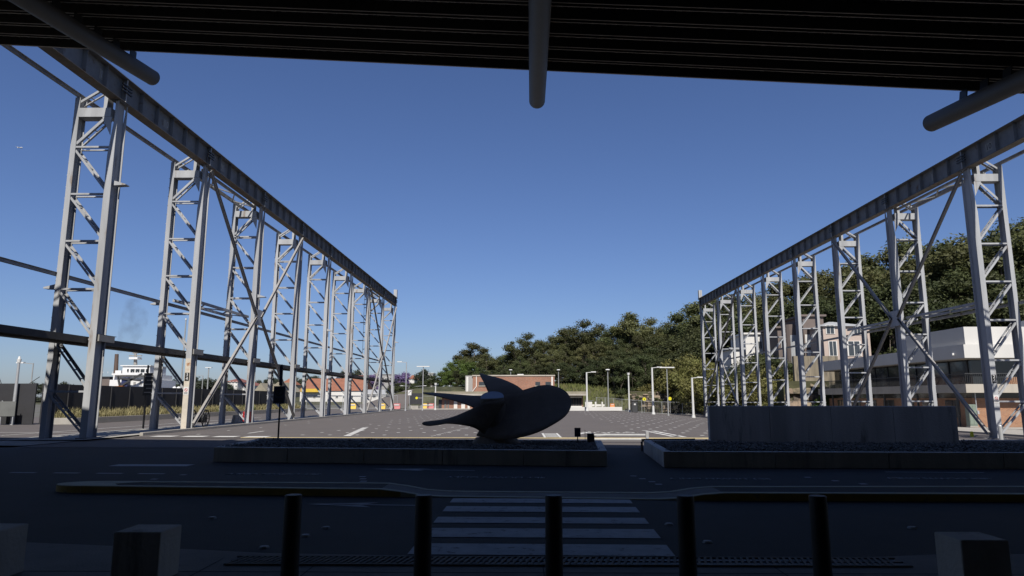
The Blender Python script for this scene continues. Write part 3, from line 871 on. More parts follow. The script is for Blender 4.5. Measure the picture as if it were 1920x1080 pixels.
for ch in towL[2].children:
    if ch.name.startswith('front_column'):
        ch.data = ch.data.copy(); ch.data.materials.append(MATS['rusty_paint'])
        mbx = MB(); mbx.box(-.138, .138, -.0025, -.0005, .05, 3.6); mbx.build('weathered_face', 'rusty_paint', towL[2])['label'] = 'cream paint peeling to rust'

def girder(label, x, y0, y1, inner, numbers, stif):
    """inner: +1 when the yard lies on the +X side"""
    g = thing('crane_girder', label, 'crane girder', (x, y0, ZB))
    L, H = y1 - y0, ZT - ZB
    mb = MB(); mb.box(-.012, .012, 0, L, .03, H - .03); mb.build('web', 'girder', g)
    mb = MB(); mb.box(-.30, .30, 0, L, H - .029, H); mb.build('top_flange', 'girder', g)
    mb = MB(); mb.box(-.24, .24, 0, L, 0, .029); mb.build('bottom_flange', 'flange_rust', g)
    mb = MB(); mb.box(-.05, .05, 0, L, H + .001, H + .11); mb.build('rail', 'flange_rust', g)
    me = None
    n = int(L / (BAY / 6))
    for i in range(n + 1):
        yy = (i * BAY / 6 + stif) % (L)
        if yy > L - .1 or yy < .05: continue
        for s in (-1, 1):
            if me is None:
                m2 = MB(); m2.box(.013, .20, -.007, .007, .031, H - .031); me = m2.mesh('stiffener', 'girder')
            o = bpy.data.objects.new('stiffener', me); C.objects.link(o); o.parent = g
            o.location = (0, yy, 0)
            if s < 0: o.rotation_euler = (0, 0, math.pi)
    for yy, txt in numbers:
        b = MB(); b.box(inner * .0125, inner * .0155, yy - y0 - .24, yy - y0 + .24, .36, .78) if inner > 0 else b.box(-.0155, -.0125, yy - y0 - .24, yy - y0 + .24, .36, .78)
        s = b.build('number_patch', 'plate_grey', g)
        text_obj(txt, .44, 'sign_black' if inner < 0 else 'steel', (inner * .018, yy - y0, .57), (R(90), 0, R(90) * inner), s, 'numeral')
    return g, L, H
def joint_plates(g, x, y0, inner, ys):
    for yy in ys:
        mb = MB()
        for k in range(3): mb.box(*sorted((inner * .205, inner * .28)), yy - y0 - .34, yy - y0 + .34, .42 + k * .14, .48 + k * .14)
        mb.build('joint_packing', 'black_metal', g)
        mb = MB(); mb.box(*sorted((inner * .21, inner * .24)), yy - y0 - .03, yy - y0 + .03, .03, ZT - ZB - .03)
        mb.build('joint_stiffener', 'steel', g)
g, L, H = girder('riveted steel crane girder along the top of the left gantry', LX, LY - BAY - .3, LY + 8 * BAY + .9, 1,
                 [(LY - 1.0, '11'), (LY + 4.0, '10'), (LY + 10.2, '9')], .3 + .33)
joint_plates(g, LX, LY - BAY - .3, 1, [LY + .33 + BAY * i for i in range(-1, 9)])
mb = MB(); mb.box(-.22, .22, L - .45, L, H + .112, H + 1.15); mb.build('end_stop', 'steel', g)
g, L, H = girder('riveted steel crane girder along the top of the right gantry', RX, RY - BAY - .3, RY + 7 * BAY + .9, -1,
                 [(RY - 1.6, '10'), (RY + 3.2, '9'), (RY + 8.6, '8')], .3 + .33)
joint_plates(g, RX, RY - BAY - .3, -1, [RY + .33 + BAY * i for i in range(-1, 8)])
mb = MB(); mb.box(-.22, .22, L - .45, L, H + .112, H + 1.15); mb.build('end_stop', 'steel', g)

def tie(label, x, z, y0, y1, w=.11, h=.13):
    t = thing('tie_beam', label, 'tie beam', (x, y0, z))
    mb = MB(); mb.box(-w / 2, w / 2, 0, y1 - y0, -h / 2, h / 2); mb.build('beam', 'steel', t)
    mb = MB(); mb.box(-w / 2 - .05, w / 2 + .05, 0, y1 - y0, h / 2 + .001, h / 2 + .014); mb.build('flange', 'steel', t)
    return t
RLX, RRX = LX - 1.67, RX + 1.67
tie('long tie beam joining the heads of the left gantry rear legs', RLX - .0, 14.28, LY - BAY, LY + 8 * BAY + .5)
tie('long tie beam joining the left gantry rear legs at half height', RLX - .19, 6.6, LY - BAY, LY + 8 * BAY + .5)
tie('long tie beam joining the heads of the right gantry rear legs', RRX + .0, 14.28, RY - BAY, RY + 7 * BAY + .5)
tie('long tie beam joining the right gantry rear legs at half height', RRX + .19, 6.6, RY - BAY, RY + 7 * BAY + .5)
def truss(label, x0, x1, z, y0, y1, n=5):
    t = thing('laced_truss', label, 'truss', (x0, y0, z))
    w = x1 - x0; L = y1 - y0
    for x in (0, w):
        mb = MB(); mb.box(x - .06, x + .06, 0, L, -.07, .07); mb.build('chord', 'steel', t)
    for i in range(n):
        a = (0.05 if i % 2 == 0 else w - .05); b = w - a
        mb = MB(); mb.bar((a, L * i / n, 0), (b, L * (i + 1) / n, 0), .07, .06); mb.build('lacing', 'steel', t)
truss('laced horizontal truss at half height between second and third left towers', RLX + .32, LX - .30, 6.75, LY + BAY + .67, LY + 2 * BAY - .02)
truss('laced horizontal truss under the girder between second and third left towers', LX - 1.2, LX - .36, 13.95, LY + BAY + .67, LY + 2 * BAY - .02)
truss('laced horizontal truss under the girder between the last left towers', LX - 1.2, LX - .36, 13.95, LY + 6 * BAY + .67, LY + 7 * BAY - .02)
truss('laced horizontal truss at half height between first and second right towers', RX + .30, RRX - .32, 6.75, RY + .67, RY + BAY - .02)
truss('laced horizontal truss under the girder between first and second right towers', RX + .36, RX + 1.2, 13.95, RY + .67, RY + BAY - .02)
truss('laced horizontal truss at half height between second and third right towers', RX + .30, RRX - .32, 6.75, RY + BAY + .67, RY + 2 * BAY - .02)
def cross(label, x, sg, ya, yb, z0):
    """long diagonals over two bays, meeting at the middle tower"""
    t = thing('cross_brace', label, 'cross brace', (x, ya, z0))
    L = yb - ya; zc = 6.75 - z0; zt = ZB - .25 - z0
    for (y0, zz0), (y1, zz1) in (((.4, zt), (L / 2, zc)), ((L / 2 + .66, zc), (L + .2, .25)), ((L + .2, zt), (L / 2 + .66, zc)), ((L / 2, zc), (.5, .25))):
        mb = MB()
        a, b = Vector((0, y0, zz0)), Vector((0, y1, zz1))
        d = (b - a).normalized(); up = d.cross(Vector((1, 0, 0)))
        mb.bar(a, b, .02, .16, up)
        for s in (-1, 1): mb.bar(a + up * s * .085, b + up * s * .085, .13, .018, up)
        mb.build('diagonal', 'brace', t)
    mb = MB(); mb.box(-.01, .01, L / 2 - .4, L / 2 + 1.0, zc - .5, zc + .5); mb.build('gusset', 'steel', t)
cross('long crossed diagonal brace centred on the third left tower', LX + .26, 1, LY + BAY, LY + 3 * BAY, .05)
cross('long crossed diagonal brace near the far end of the left gantry', LX + .26, 1, LY + 6 * BAY, LY + 8 * BAY, .05)
cross('long crossed diagonal brace centred on the second right tower', RX - .26, -1, RY, RY + 2 * BAY, -.42)
cross('long crossed diagonal brace near the far end of the right gantry', RX - .26, -1, RY + 5 * BAY, RY + 7 * BAY, -.6)

# service walkway on the left gantry
t = thing('service_walkway', 'dark steel service walkway running through the left gantry towers', 'walkway', (0, LY - BAY, 4.05))
Lw = 8 * BAY + BAY + 1.0
mb = MB(); mb.box(-18.5, -17.28, 0, Lw, -.03, .0); mb.build('deck', 'deck_steel', t)
mb = MB(); mb.box(-18.52, -18.46, 0, Lw, -.26, -.031); mb.build('edge_channel', 'deck_steel', t)
mb = MB(); mb.box(-18.05, -17.75, 0, Lw, -.30, -.181); mb.build('pipe_duct', 'deck_steel', t)
mb = MB(); mb.box(-17.33, -17.27, 0, Lw, -.26, -.031); mb.build('edge_channel', 'deck_steel', t)
for i in range(10):
    for dy in (2.2, 4.2, 6.2):
        mb = MB(); mb.box(-18.45, -17.34, i * BAY + dy, i * BAY + dy + .1, -.18, -.031); mb.build('bearer', 'deck_steel', t)
    mb = MB(); mb.box(-16.90, -16.84, i * BAY + .1, i * BAY + 1.15, -.17, .09); mb.build('end_plate', 'plate_grey', t)
    mb = MB(); mb.box(-17.26, -16.91, i * BAY + .72, i * BAY + .84, -.14, .04); mb.build('outrigger', 'deck_steel', t)
    mb = MB(); mb.box(-17.26, -16.86, i * BAY + .1, i * BAY + 1.3, .091, .11); mb.build('outrigger_cover', 'deck_steel', t)
# caged ladder
t = thing('caged_ladder', 'caged steel ladder climbing behind the far end of the left gantry', 'ladder', (LX - .6, LY + 6 * BAY + 3.2, 4.05))
for s in (-.25, .25):
    mb = MB(); mb.tube((s, 0, 0), (s, 0, 10.2), .03, n=6); mb.build('stile', 'dark_metal', t)
mb = MB()
for i in range(33): mb.tube((-.25, 0, .2 + .3 * i), (.25, 0, .2 + .3 * i), .016, n=5)
mb.build('rungs', 'dark_metal', t)
for i in range(9):
    mb = MB(); z = 2.2 + i * .95
    pp = [Vector((.38 * math.cos(a), -.38 + .38 * math.sin(a) * 1.0, z)) for a in [R(150) + R(240) * k / 8 for k in range(9)]]
    for a, b in zip(pp[:-1], pp[1:]): mb.bar(a, b, .02, .06)
    mb.build('cage_hoop', 'dark_metal', t)
for a in (R(200), R(270), R(340)):
    mb = MB(); mb.bar((.40 * math.cos(a), -.38 + .40 * math.sin(a), 2.1), (.40 * math.cos(a), -.38 + .40 * math.sin(a), 10.0), .04, .01); mb.build('cage_strap', 'dark_metal', t)

# ------------------------------------------------------------------ left side: fence, grasses, lamps, small things
t = thing('site_fence', 'long charcoal panel fence behind the grass bed on the left', 'fence', (-30.2, 43.2, 0))
for i in range(19):
    mb = MB(); mb.box(-.05, .05, i * 2.4 + .01, i * 2.4 + 2.39, .05, 2.55 - .002 * i); mb.build('fence_panel', 'fence_charcoal', t)
for i in range(20):
    mb = MB(); mb.box(.052, .11, i * 2.4 - .04, i * 2.4 + .04, 0, 2.5); mb.build('post', 'fence_charcoal', t)
t = thing('site_fence', 'charcoal fence facing the road at the far left edge', 'fence', (-44, 43.0, 0))
for i in range(5):
    mb = MB(); mb.box(i * 2.7 + .01, i * 2.7 + 2.69, 0, .1, .05, 2.56); mb.build('fence_panel', 'fence_charcoal', t)
t = thing('fence_return', 'grey panel wall at the left edge in front of the charcoal fence', 'wall', (-40, 41.6, 0))
for i in range(3):
    mb = MB(); mb.box(i * 2.5 + .005, i * 2.5 + 2.495, 0, .12, 0, 2.45); mb.build('wall_panel', 'panel_grey', t)
t = thing('barbed_wire_posts', 'row of angled steel arms for barbed wire on top of the left fence', 'wire arms', (-44, 43.05, 2.561))
for i, (x, a) in enumerate([(4.2, -.3), (6.4, .1), (8.9, .6), (11.2, -.2), (13.0, .6)]):
    mb = MB(); mb.bar((x, 0, 0), (x + a, 0, .42), .03, .03); mb.build('arm', 'dark_metal', t)

def bed(label, x0, x1, y0, y1, seed):
    t = thing('grass_bed', label, 'grass bed', (x0, y0, 0))
    mb = MB(); mb.box(x1 - x0 - .15, x1 - x0, 0, y1 - y0, 0, .42); mb.build('edge_wall', 'concrete', t, bevel=.01)
    mb = MB(); mb.box(0, x1 - x0 - .151, 0, .15, 0, .42); mb.build('end_wall', 'concrete', t, bevel=.01)
    mb = MB(); mb.box(0, x1 - x0 - .152, .151, y1 - y0, 0, .34); mb.build('soil', 'hill_soil', t)
    mb = MB(); r = random.Random(seed)
    for _ in range(int(260 * (y1 - y0))):
        x, y = r.uniform(.05, x1 - x0 - .2), r.uniform(.2, y1 - y0 - .1)
        h = r.uniform(.3, .75) * (0.7 + .4 * math.sin(y * .9) ** 2)
        a = r.uniform(0, 6.28); ln = r.uniform(.1, .4)
        dx, dy = math.cos(a), math.sin(a)
        w = .02
        p = Vector((x, y, .33)); m = p + Vector((dx * ln * .35, dy * ln * .35, h * .7)); q = p + Vector((dx * ln, dy * ln, h))
        s = Vector((-dy, dx, 0)) * w
        mb._add([p - s, p + s, m + s * .7, m - s * .7, q], [(0, 1, 2, 3), (3, 2, 4)])
    tag(mb.build('grass', 'grass_dry', t), kind='stuff')
bed('bed of dry grasses with a concrete edge along the charcoal fence', -30.05, -28.0, 43.3, 90, 5)

def cyl_pole(t, h, r0, r1, m, name='pole', x=0, y=0):
    mb = MB(); mb.tube((x, y, 0), (x, y, h), r0, r1, 12); return mb.build(name, m, t, smooth=False)
def camera_pole():
    p = gr(22, 797); t = thing('camera_pole', 'pale grey pole with a white camera on top at the far left', 'pole', (p.x, p.y, 0))
    h = at(36, 680, p.y).z
    mb = MB(); mb.tube((0, 0, 0), (0, 0, h), .11, .075, 14); mb.build('pole', 'galvanised', t)
    mb = MB(); mb.tube((0, 0, h), (0, 0, h + .22), .1, .13, 12); mb.tube((0, 0, h + .22), (0, 0, h + .40), .09, .05, 12); mb.build('camera_dome', 'lamp_head', t)
camera_pole()
t = thing('road_sign_back', 'grey sign back on two posts beside the camera pole', 'sign', (gr(25, 797).x - .1, 42.2, 0))
mb = MB(); mb.box(-.5, .5, 0, .03, .55, 1.45); mb.build('panel', 'panel_grey', t)
for x in (-.38, .38):
    mb = MB(); mb.box(x - .03, x + .03, .032, .08, 0, 1.5); mb.build('post', 'galvanised', t)

def lamp(label, base, top_z, arms, kind='arm', m='pole_grey', r=.07, group='lamp posts'):
    """arms: list of (dx) reaches; kind arm / tee / post / globe"""
    t = thing('lamp_post', label, 'lamp post', base, group=group)
    h = top_z - base[2]
    mb = MB(); mb.tube((0, 0, 0), (0, 0, h), r, r * .7, 10); mb.build('pole', m, t)
    mb = MB(); mb.tube((0, 0, 0), (0, 0, .3), r * 1.6, r * 1.3, 10); mb.build('base', m, t)
    if kind == 'arm':
        for dx in arms:
            mb = MB(); mb.bar((0, 0, h - .06), (dx, 0, h + abs(dx) * .03), .07, .07); a = mb.build('arm', m, t)
            s = 1 if dx > 0 else -1
            mb = MB(); mb.box(*sorted((dx - s * .1, dx + s * .55)), -.14, .14, h + abs(dx) * .03 - .04, h + abs(dx) * .03 + .08); mb.build('lamp_head', 'lamp_head', a)
    elif kind == 'tee':
        mb = MB(); mb.box(-arms[0], arms[0], -.2, .2, h, h + .12); mb.build('lamp_head', 'lamp_head', t)
    elif kind == 'post':
        mb = MB(); mb.tube((0, 0, h), (0, 0, h + .10), .16, .36, 12); mb.tube((0, 0, h + .10), (0, 0, h + .22), .36, .22, 12); mb.build('lamp_head', 'lamp_head', t)
    elif kind == 'globe':
        mb = MB(); mb.tube((0, 0, h), (0, 0, h + .3), .16, .2, 10); mb.build('lamp_head', 'lamp_head', t)
    return t
def lamp_px(label, px, pybase, Y, pytop, arms, kind='arm', m='pole_white', r=.1, px_top=None):
    b = at(px, pybase, Y); tp = at(px if px_top is None else px_top, pytop, Y)
    g = gz(b.x, Y); return lamp(label, (b.x, Y, g), tp.z, arms, kind, m, r)
lamp_px('white lamp post with one arm, beside the low brick wing', 1101, 770, 92, 698, [0.7], 'arm', 'pole_white', .14)
lamp_px('slim lamp post with a round head rising in front of the dark trees', 1141, 768, 100, 695, [], 'post', 'pole_grey', .09)
lamp_px('white lamp post behind the brick block, standing on the grass bank', 1047.5, 735, 125, 695, [], 'post', 'pole_grey', .09)
lamp_px('slim lamp post with a round head seen over the brick roof', 957.5, 735, 128, 695, [], 'post', 'pole_grey', .09)
lamp_px('plain white post without an arm, next to the rubbish bin', 1180, 766, 96, 703, [], 'globe', 'pole_white', .12)
lamp_px('tall white lamp post with one arm before the rock face', 1225, 769, 88, 689, [0.7], 'arm', 'pole_white', .15)
lamp_px('slim lamp post with a flat double head beside a yellow sign', 1253, 772, 84, 690, [.9], 'tee', 'pole_grey', .08)
lamp_px('short white lamp post with one arm left of the right gantry', 1300, 772, 82, 708, [0.7], 'arm', 'pole_white', .15)
lamp_px('tall slim lamp post beyond the far end of the left gantry', 760, 771, 92, 679, [-.7], 'arm', 'galvanised', .08)
lamp_px('tall slim lamp post with a flat double head left of the propeller', 792, 769, 96, 688, [.9], 'tee', 'galvanised', .08)
lamp_px('white post with a globe light at the corner of the brick wing', 816, 769, 100, 722, [], 'globe', 'pole_white', .11)
lamp_px('double-armed street lamp above the tan roof of the brick wing', 853, 750, 150, 719, [-2.3, 2.3], 'arm', 'galvanised', .09)
lamp_px('double-armed street lamp behind the dark hoarding', 774.5, 752, 150, 724, [-2.3, 2.3], 'arm', 'galvanised', .09)
lamp_px('double-armed street lamp between the hoarding and the brick wing', 821, 750, 165, 724, [-2.6, 2.6], 'arm', 'galvanised', .09)
lamp_px('grey lamp post with one arm behind the far left fence', 56, 740, 60, 681, [-.9], 'arm', 'pole_grey', .07)
lamp_px('lamp post with a floodlight cluster behind the fence', 388, 740, 110, 690, [.5], 'tee', 'pole_grey', .12)
lamp_px('dark mast standing behind the fence right of the ship', 338, 740, 130, 600, [], 'globe', 'pole_grey', .16, px_top=345)
lamp_px('short street lamp with one arm among the trees behind the fence', 378, 740, 125, 704, [-1.6], 'arm', 'pole_grey', .1)

# directory board, hose reel, red box and blocks at the feet of the left towers
p = gr(268, 806)
t = thing('directory_board', 'tall narrow black sign board on a post by the second left tower', 'sign', (p.x, p.y, 0.07))
mb = MB(); mb.box(-.04, .04, -.03, .03, 0, 3.3); mb.build('post', 'black_metal', t)
z1, z0 = at(276, 702, p.y).z, at(276, 744, p.y).z
mb = MB(); mb.box(-.15, .5, -.07, -.031, z0, z1); bd = mb.build('board', 'sign_black', t)
for k in range(5):
    zz = z0 + (z1 - z0) * (.12 + .18 * k)
    mb = MB(); mb.box(-.08 + .1 * (k % 2), .40 - .06 * (k % 3), -.0735, -.071, zz, zz + .045); mb.build('print', 'plate_grey', bd)
p = gr(372, 805)
t = thing('cable_reel', 'black cable reel on a low stand beside the first brace foot', 'cable reel', (p.x - .1, p.y + .2, 0.07))
for x in (-.35, .35):
    mb = MB()
    n = 18
    for i in range(n):
        a0, a1 = 2 * math.pi * i / n, 2 * math.pi * (i + 1) / n
        mb.bar((x, .45 * math.cos(a0), .5 + .45 * math.sin(a0)), (x, .45 * math.cos(a1), .5 + .45 * math.sin(a1)), .04, .05)
    for i in range(4):
        a = math.pi * i / 4
        mb.bar((x, -.45 * math.cos(a), .5 - .45 * math.sin(a)), (x, .45 * math.cos(a), .5 + .45 * math.sin(a)), .03, .04)
    mb.build('wheel', 'black_metal', t)
mb = MB(); mb.tube((-.35, 0, .5), (.35, 0, .5), .22, n=14); mb.build('drum', 'dark_metal', t)
mb = MB(); mb.box(-.55, .75, -.4, .5, 0, .06); mb.build('stand', 'dark_metal', t)
p = gr(460, 797)
t = thing('hydrant_box', 'bright red steel box against the foot of the third left tower', 'red box', (p.x - .05, p.y + .35, 0.07))
mb = MB(); mb.box(-.3, .15, 0, .45, .12, .75); mb.build('case', 'red_paint', t, bevel=.04)
mb = MB(); mb.box(-.28, .13, -.02, -.001, .3, .68); mb.build('door', 'red_paint', t, bevel=.01)
mb = MB(); mb.tube((-.08, .2, 0), (-.08, .2, .119), .09, n=10); mb.build('foot', 'dark_metal', t)
for px, w, lab in ((500, 2.4, 'long grey concrete block between the third and fourth left towers'), (556, 1.0, 'short grey concrete block beside the fourth left tower')):
    p = gr(px, 795)
    mb = MB(); mb.prism([(-.3, 0, 0), (.3, 0, 0), (.2, 0, .5), (-.2, 0, .5)], (0, w, 0)); o = mb.build('barrier_block', 'concrete_stained', bevel=.02, loc=(LX - 1.2, p.y - .6, .072)); tag(o, lab, 'concrete block', 'blocks under the left gantry')
# parking sign in the propeller planter
p = gr(517, 826, .33)
t = thing('parking_sign', 'dark no-parking sign on a thin post at the left end of the planter', 'sign', (p.x, 21.7, .30), R(-4))
mb = MB(); mb.tube((0, 0, 0), (0, 0, 2.38), .027, n=10); mb.build('post', 'black_metal', t)
zt, zb = at(523, 724, 21.7).z - .3, at(523, 757, 21.7).z - .3
mb = MB(); mb.box(-.21, .17, -.05, -.03, zb, zt); pn = mb.build('panel', 'sign_blue', t, bevel=.01)  # shade on the sign is put into its near-black panel colour
mb = MB(); n = 24
for i in range(n):
    a0, a1 = 2 * math.pi * i / n, 2 * math.pi * (i + 1) / n
    P = lambda a, r: (-.02 + r * math.cos(a), -.0525, zt - .18 + r * math.sin(a))
    mb.quad(P(a0, .105), P(a1, .105), P(a1, .135), P(a0, .135))
mb.build('ring', 'sign_black', pn)
text_obj('P', .2, 'sign_black', (-.02, -.054, zt - .18), (R(90), 0, 0), pn, 'letter')
mb = MB()
for k in range(2): mb.box(-.15, .11, -.0525, -.0515, zb + .06 + .07 * k, zb + .095 + .07 * k)
mb.build('print', 'sign_black', pn)
mb = MB(); mb.box(-.05, .06, -.045, -.03, zt + .02, 2.35); mb.build('upper_plate', 'sign_blue', t, bevel=.01)
# steel bollard by the right gantry
p = gr(1878, 831, 0.0)
t = thing('steel_bollard', 'polished steel bollard in front of the first right tower', 'bollard', (at(1878, 829, 27.2).x, 27.2, gz(20, 27.2) + .04))
mb = MB(); mb.tube((0, 0, 0), (0, 0, .72), .075, n=18); mb.build('post', 'galvanised', t)
mb = MB(); mb.tube((0, 0, .72), (0, 0, .75), .075, .06, 18); mb.build('cap', 'galvanised', t)

# ------------------------------------------------------------------ ship behind the fence
so = at(232, 748, 160); so.z = 0
t = thing('ship', 'white ship superstructure with a row of bridge windows behind the fence', 'ship', so)
def sbox(name, m, px0, px1, py0, py1, dy0, dy1, par=None):
    a, b = at(px0, py1, 160) - so, at(px1, py0, 160) - so
    mb = MB(); mb.box(a.x, b.x, dy0, dy1, max(0, a.z), b.z); return mb.build(name, m, par or t)
sbox('hull', 'ship_blue', 178, 300, 742, 790, -2, 30)
sbox('lower_deck', 'ship_white', 203, 282, 712, 742, 0, 12)
sbox('middle_deck', 'ship_white', 208, 279, 701.5, 711.7, .8, 11)
br = sbox('bridge', 'ship_white', 222, 275, 686, 701.2, 1.5, 9)
sbox('bridge_roof', 'ship_white', 220, 277, 684.2, 685.9, 1.2, 9.3)
sbox('bridge_wing', 'ship_white', 212, 288, 700.2, 703.5, -.6, .75)
for a, b in ((231.5, 235), (238, 246), (247.5, 255.5), (257, 265), (267, 271.5)): sbox('window', 'glass', a, b, 691.5, 697.5, 1.40, 1.49, br)
sbox('blue_crane', 'ship_blue', 233, 246, 708, 727, -1.4, -.3)
for a, b in ((182, 200), (225, 240)): sbox('lifeboat', 'orange_plastic', a, b, 724, 730, -2.2, -.4)
for a in (250, 262, 272): sbox('hatch', 'render_grey', a, a + 5, 716, 722, -.09, -.01)
mb = MB()
q = lambda px, py: at(px, py, 164) - so
mb.tube(q(254, 684), q(254, 657), .45, .25, 8); mb.build('mast', 'plate_grey', t)
for py, w in ((672, 9), (667, 12), (662, 5)):
    mb = MB(); mb.bar(q(254 - w, py), q(254 + w, py), .25, .25); mb.build('radar_bar', 'plate_grey', t)
mb = MB(); mb.bar(q(246, 672), q(262, 672), 2.0, .5); mb.build('radar_platform', 'ship_white', t)
mb = MB(); mb.tube(q(217, 700), q(219, 664), .5, .42, 12); mb.build('funnel', 'ship_brown', t)
sbox('deck_house', 'ship_white', 206, 218, 694, 701, 2, 8)
mb = MB()
for i in range(9):
    a, b = q(205 + i * 9, 701), q(205 + i * 9, 698); a.y = b.y = -.4; mb.bar(a, b, .08, .08)
mb.build('railing', 'ship_white', t)
mb = MB()
for a_, b_ in (((247, 727), (290, 702)), ((247, 710), (288, 715)), ((246, 706), (250, 727))):
    a, b = q(*a_), q(*b_); a.y = b.y = -1.5; mb.bar(a, b, .3, .4)
    mb.build('crane_boom', 'dark_metal', t); mb = MB()
# thin dark smoke drifting off the funnel
m = bpy.data.materials.new('smoke'); m.use_nodes = True
nt = m.node_tree; nt.nodes.clear()
mo = nt.nodes.new('ShaderNodeOutputMaterial'); pv = nt.nodes.new('ShaderNodeVolumePrincipled')
pv.inputs['Color'].default_value = (0.12, 0.12, 0.13, 1)
geo = nt.nodes.new('ShaderNodeNewGeometry'); nz = nt.nodes.new('ShaderNodeTexNoise'); nz.inputs['Scale'].default_value = .42; nz.inputs['Detail'].default_value = 5
mr = nt.nodes.new('ShaderNodeMapRange'); mr.inputs['From Min'].default_value = .42; mr.inputs['From Max'].default_value = .75; mr.inputs['To Max'].default_value = 0.13
nt.links.new(geo.outputs['Position'], nz.inputs['Vector']); nt.links.new(nz.outputs['Fac'], mr.inputs['Value']); nt.links.new(mr.outputs[0], pv.inputs['Density']); nt.links.new(pv.outputs[0], mo.inputs['Volume'])
MATS['smoke'] = m
mb = MB(); path = [(221, 663, .5), (232, 650, 1.6), (243, 632, 2.6), (250, 608, 3.2), (254, 585, 3.0), (250, 560, 1.6)]
n = 14; rows = []
for px, py, rad in path:
    c = at(px, py, 163); rows.append([tuple(c + Vector((rad * math.cos(2 * math.pi * i / n), rad * math.sin(2 * math.pi * i / n), 0))) for i in range(n)])
for rw in rows: mb.v += rw
for k in range(len(rows) - 1):
    for i in range(n): mb.f.append((k * n + i, k * n + (i + 1) % n, (k + 1) * n + (i + 1) % n, (k + 1) * n + i))
mb.f.append(tuple(range(n - 1, -1, -1))); mb.f.append(tuple(range((len(rows) - 1) * n, len(rows) * n)))
tag(mb.build('smoke_plume', 'smoke'), 'thin dark smoke drifting up from the ship funnel', 'smoke', kind='stuff')
# airliner far up on the left
a = at(37, 277, 900)
t = thing('airliner', 'tiny white airliner in the upper left sky', 'airplane', a, R(75))
mb = MB(); mb.tube((0, -4.2, 0), (0, 4.2, .5), .55, .45, 10); mb.tube((0, -5.4, 0), (0, -4.2, 0), .1, .55, 10); mb.build('fuselage', 'lamp_head', t)
mb = MB(); mb.prism([(-5, .9, .1), (-.3, -1, 0), (.3, -1, 0), (5, .9, .1), (5, 1.4, .1), (0, .9, 0), (-5, 1.4, .1)], (0, 0, .15)); mb.build('wings', 'lamp_head', t)
mb = MB(); mb.prism([(0, 3, .4), (0, 4.2, .4), (0, 4.6, 2.2), (0, 4.0, 2.2)], (.12, 0, 0)); mb.build('tail_fin', 'lamp_head', t)

# ------------------------------------------------------------------ brick depot in the middle
def boxp(name, m, par, org, x0, x1, y0, y1, z0, z1, bevel=0):
    mb = MB(); mb.box(x0 - org[0], x1 - org[0], y0 - org[1], y1 - org[1], z0 - org[2], z1 - org[2]); return mb.build(name, m, par, bevel=bevel)
def X(px, Y): return at(px, 748, Y).x
def Z(py, Y): return at(977, py, Y).z
Y2 = 112
o = (X(872, Y2), Y2, 0)
t = thing('brick_block', 'two-storey red brick block with a flat parapet behind the propeller', 'building', o)
x0, x1 = X(886, Y2), X(1040, Y2)
zt = Z(703, Y2)
boxp('wall', 'brick_red', t, o, x0, x1, Y2, Y2 + 9, 0, zt - .2)
boxp('parapet_cap', 'band_concrete', t, o, x0 - .1, x1 + .1, Y2 - .1, Y2 + 9.1, zt - .199, zt)
boxp('stair_tower', 'render_grey', t, o, X(872, Y2), x0 - .01, Y2 + .2, Y2 + 4, 0, zt - .1)
boxp('white_pilaster', 'render_white', t, o, X(874, Y2), X(878, Y2), Y2 - .1, Y2 + .19, 2.4, zt - .3)
mb = MB(); mb.bar((X(893, Y2) - o[0], -.06, 3.6), (X(893, Y2) - o[0], -.06, zt - .25), .12, .1); mb.bar((X(893, Y2) - o[0], -.06, 3.6), (X(884, Y2) - o[0], -.06, 2.6), .12, .1)
mb.build('downpipe', 'render_white', t)
for a, b in ((898, 910), (1004, 1013), (1023, 1033)):
    w = boxp('window', 'glass_far', t, o, X(a, Y2), X(b, Y2), Y2 - .03, Y2 - .005, Z(723, Y2), Z(716, Y2))
    boxp('sill', 'band_concrete', w, o, X(a, Y2) - .1, X(b, Y2) + .1, Y2 - .12, Y2 - .004, Z(724.5, Y2), Z(723.1, Y2))
boxp('corner_strip', 'render_white', t, o, X(1034, Y2), X(1037, Y2), Y2 - .05, Y2 - .006, 0, zt - .3)
boxp('roof_unit', 'lamp_head', t, o, X(970, Y2), X(982, Y2), Y2 + 3, Y2 + 4, zt, zt + .25)
YL = 104.6
o = (X(820, YL), YL, 0)
t = thing('brick_wing', 'long low brick wing with a tan roof edge and white doors', 'building', o)
xa, xb = X(822, YL), X(1098, YL)
zr0, zr1 = Z(741, YL), Z(734, YL)
boxp('wall', 'brick_red', t, o, xa + .4, xb - .3, YL + 1.0, YL + 7, 0, zr0)
boxp('roof', 'roof_tan', t, o, xa - .6, xb + .3, YL - .2, YL + 7.2, zr0 + .001, zr1)
boxp('fascia', 'band_concrete', t, o, xa - .6, xb + .3, YL - .26, YL - .202, zr0 - .05, zr0 + .2)
for a, b in ((850, 856.5), (864, 871), (876, 880)):
    boxp('door', 'render_white', t, o, X(a, YL), X(b, YL), YL + .93, YL + .99, 0.05, Z(750, YL))
for a, b in ((832, 836), (838, 841)):
    boxp('shutter', 'panel_grey', t, o, X(a, YL), X(b, YL), YL + .93, YL + .99, 0.05, Z(751, YL))
boxp('dark_bay', 'glass_far', t, o, X(821, YL), X(827, YL), YL + .92, YL + .985, 0.05, Z(749, YL))
for k in range(4):
    boxp('window', 'glass', t, o, X(1071 + k * 5.2, YL), X(1075.6 + k * 5.2, YL), YL + .90, YL + .98, Z(761, YL), Z(746, YL))
boxp('window_head', 'render_white', t, o, X(1068, YL), X(1092, YL), YL + .90, YL + .985, Z(745.8, YL), Z(743, YL))
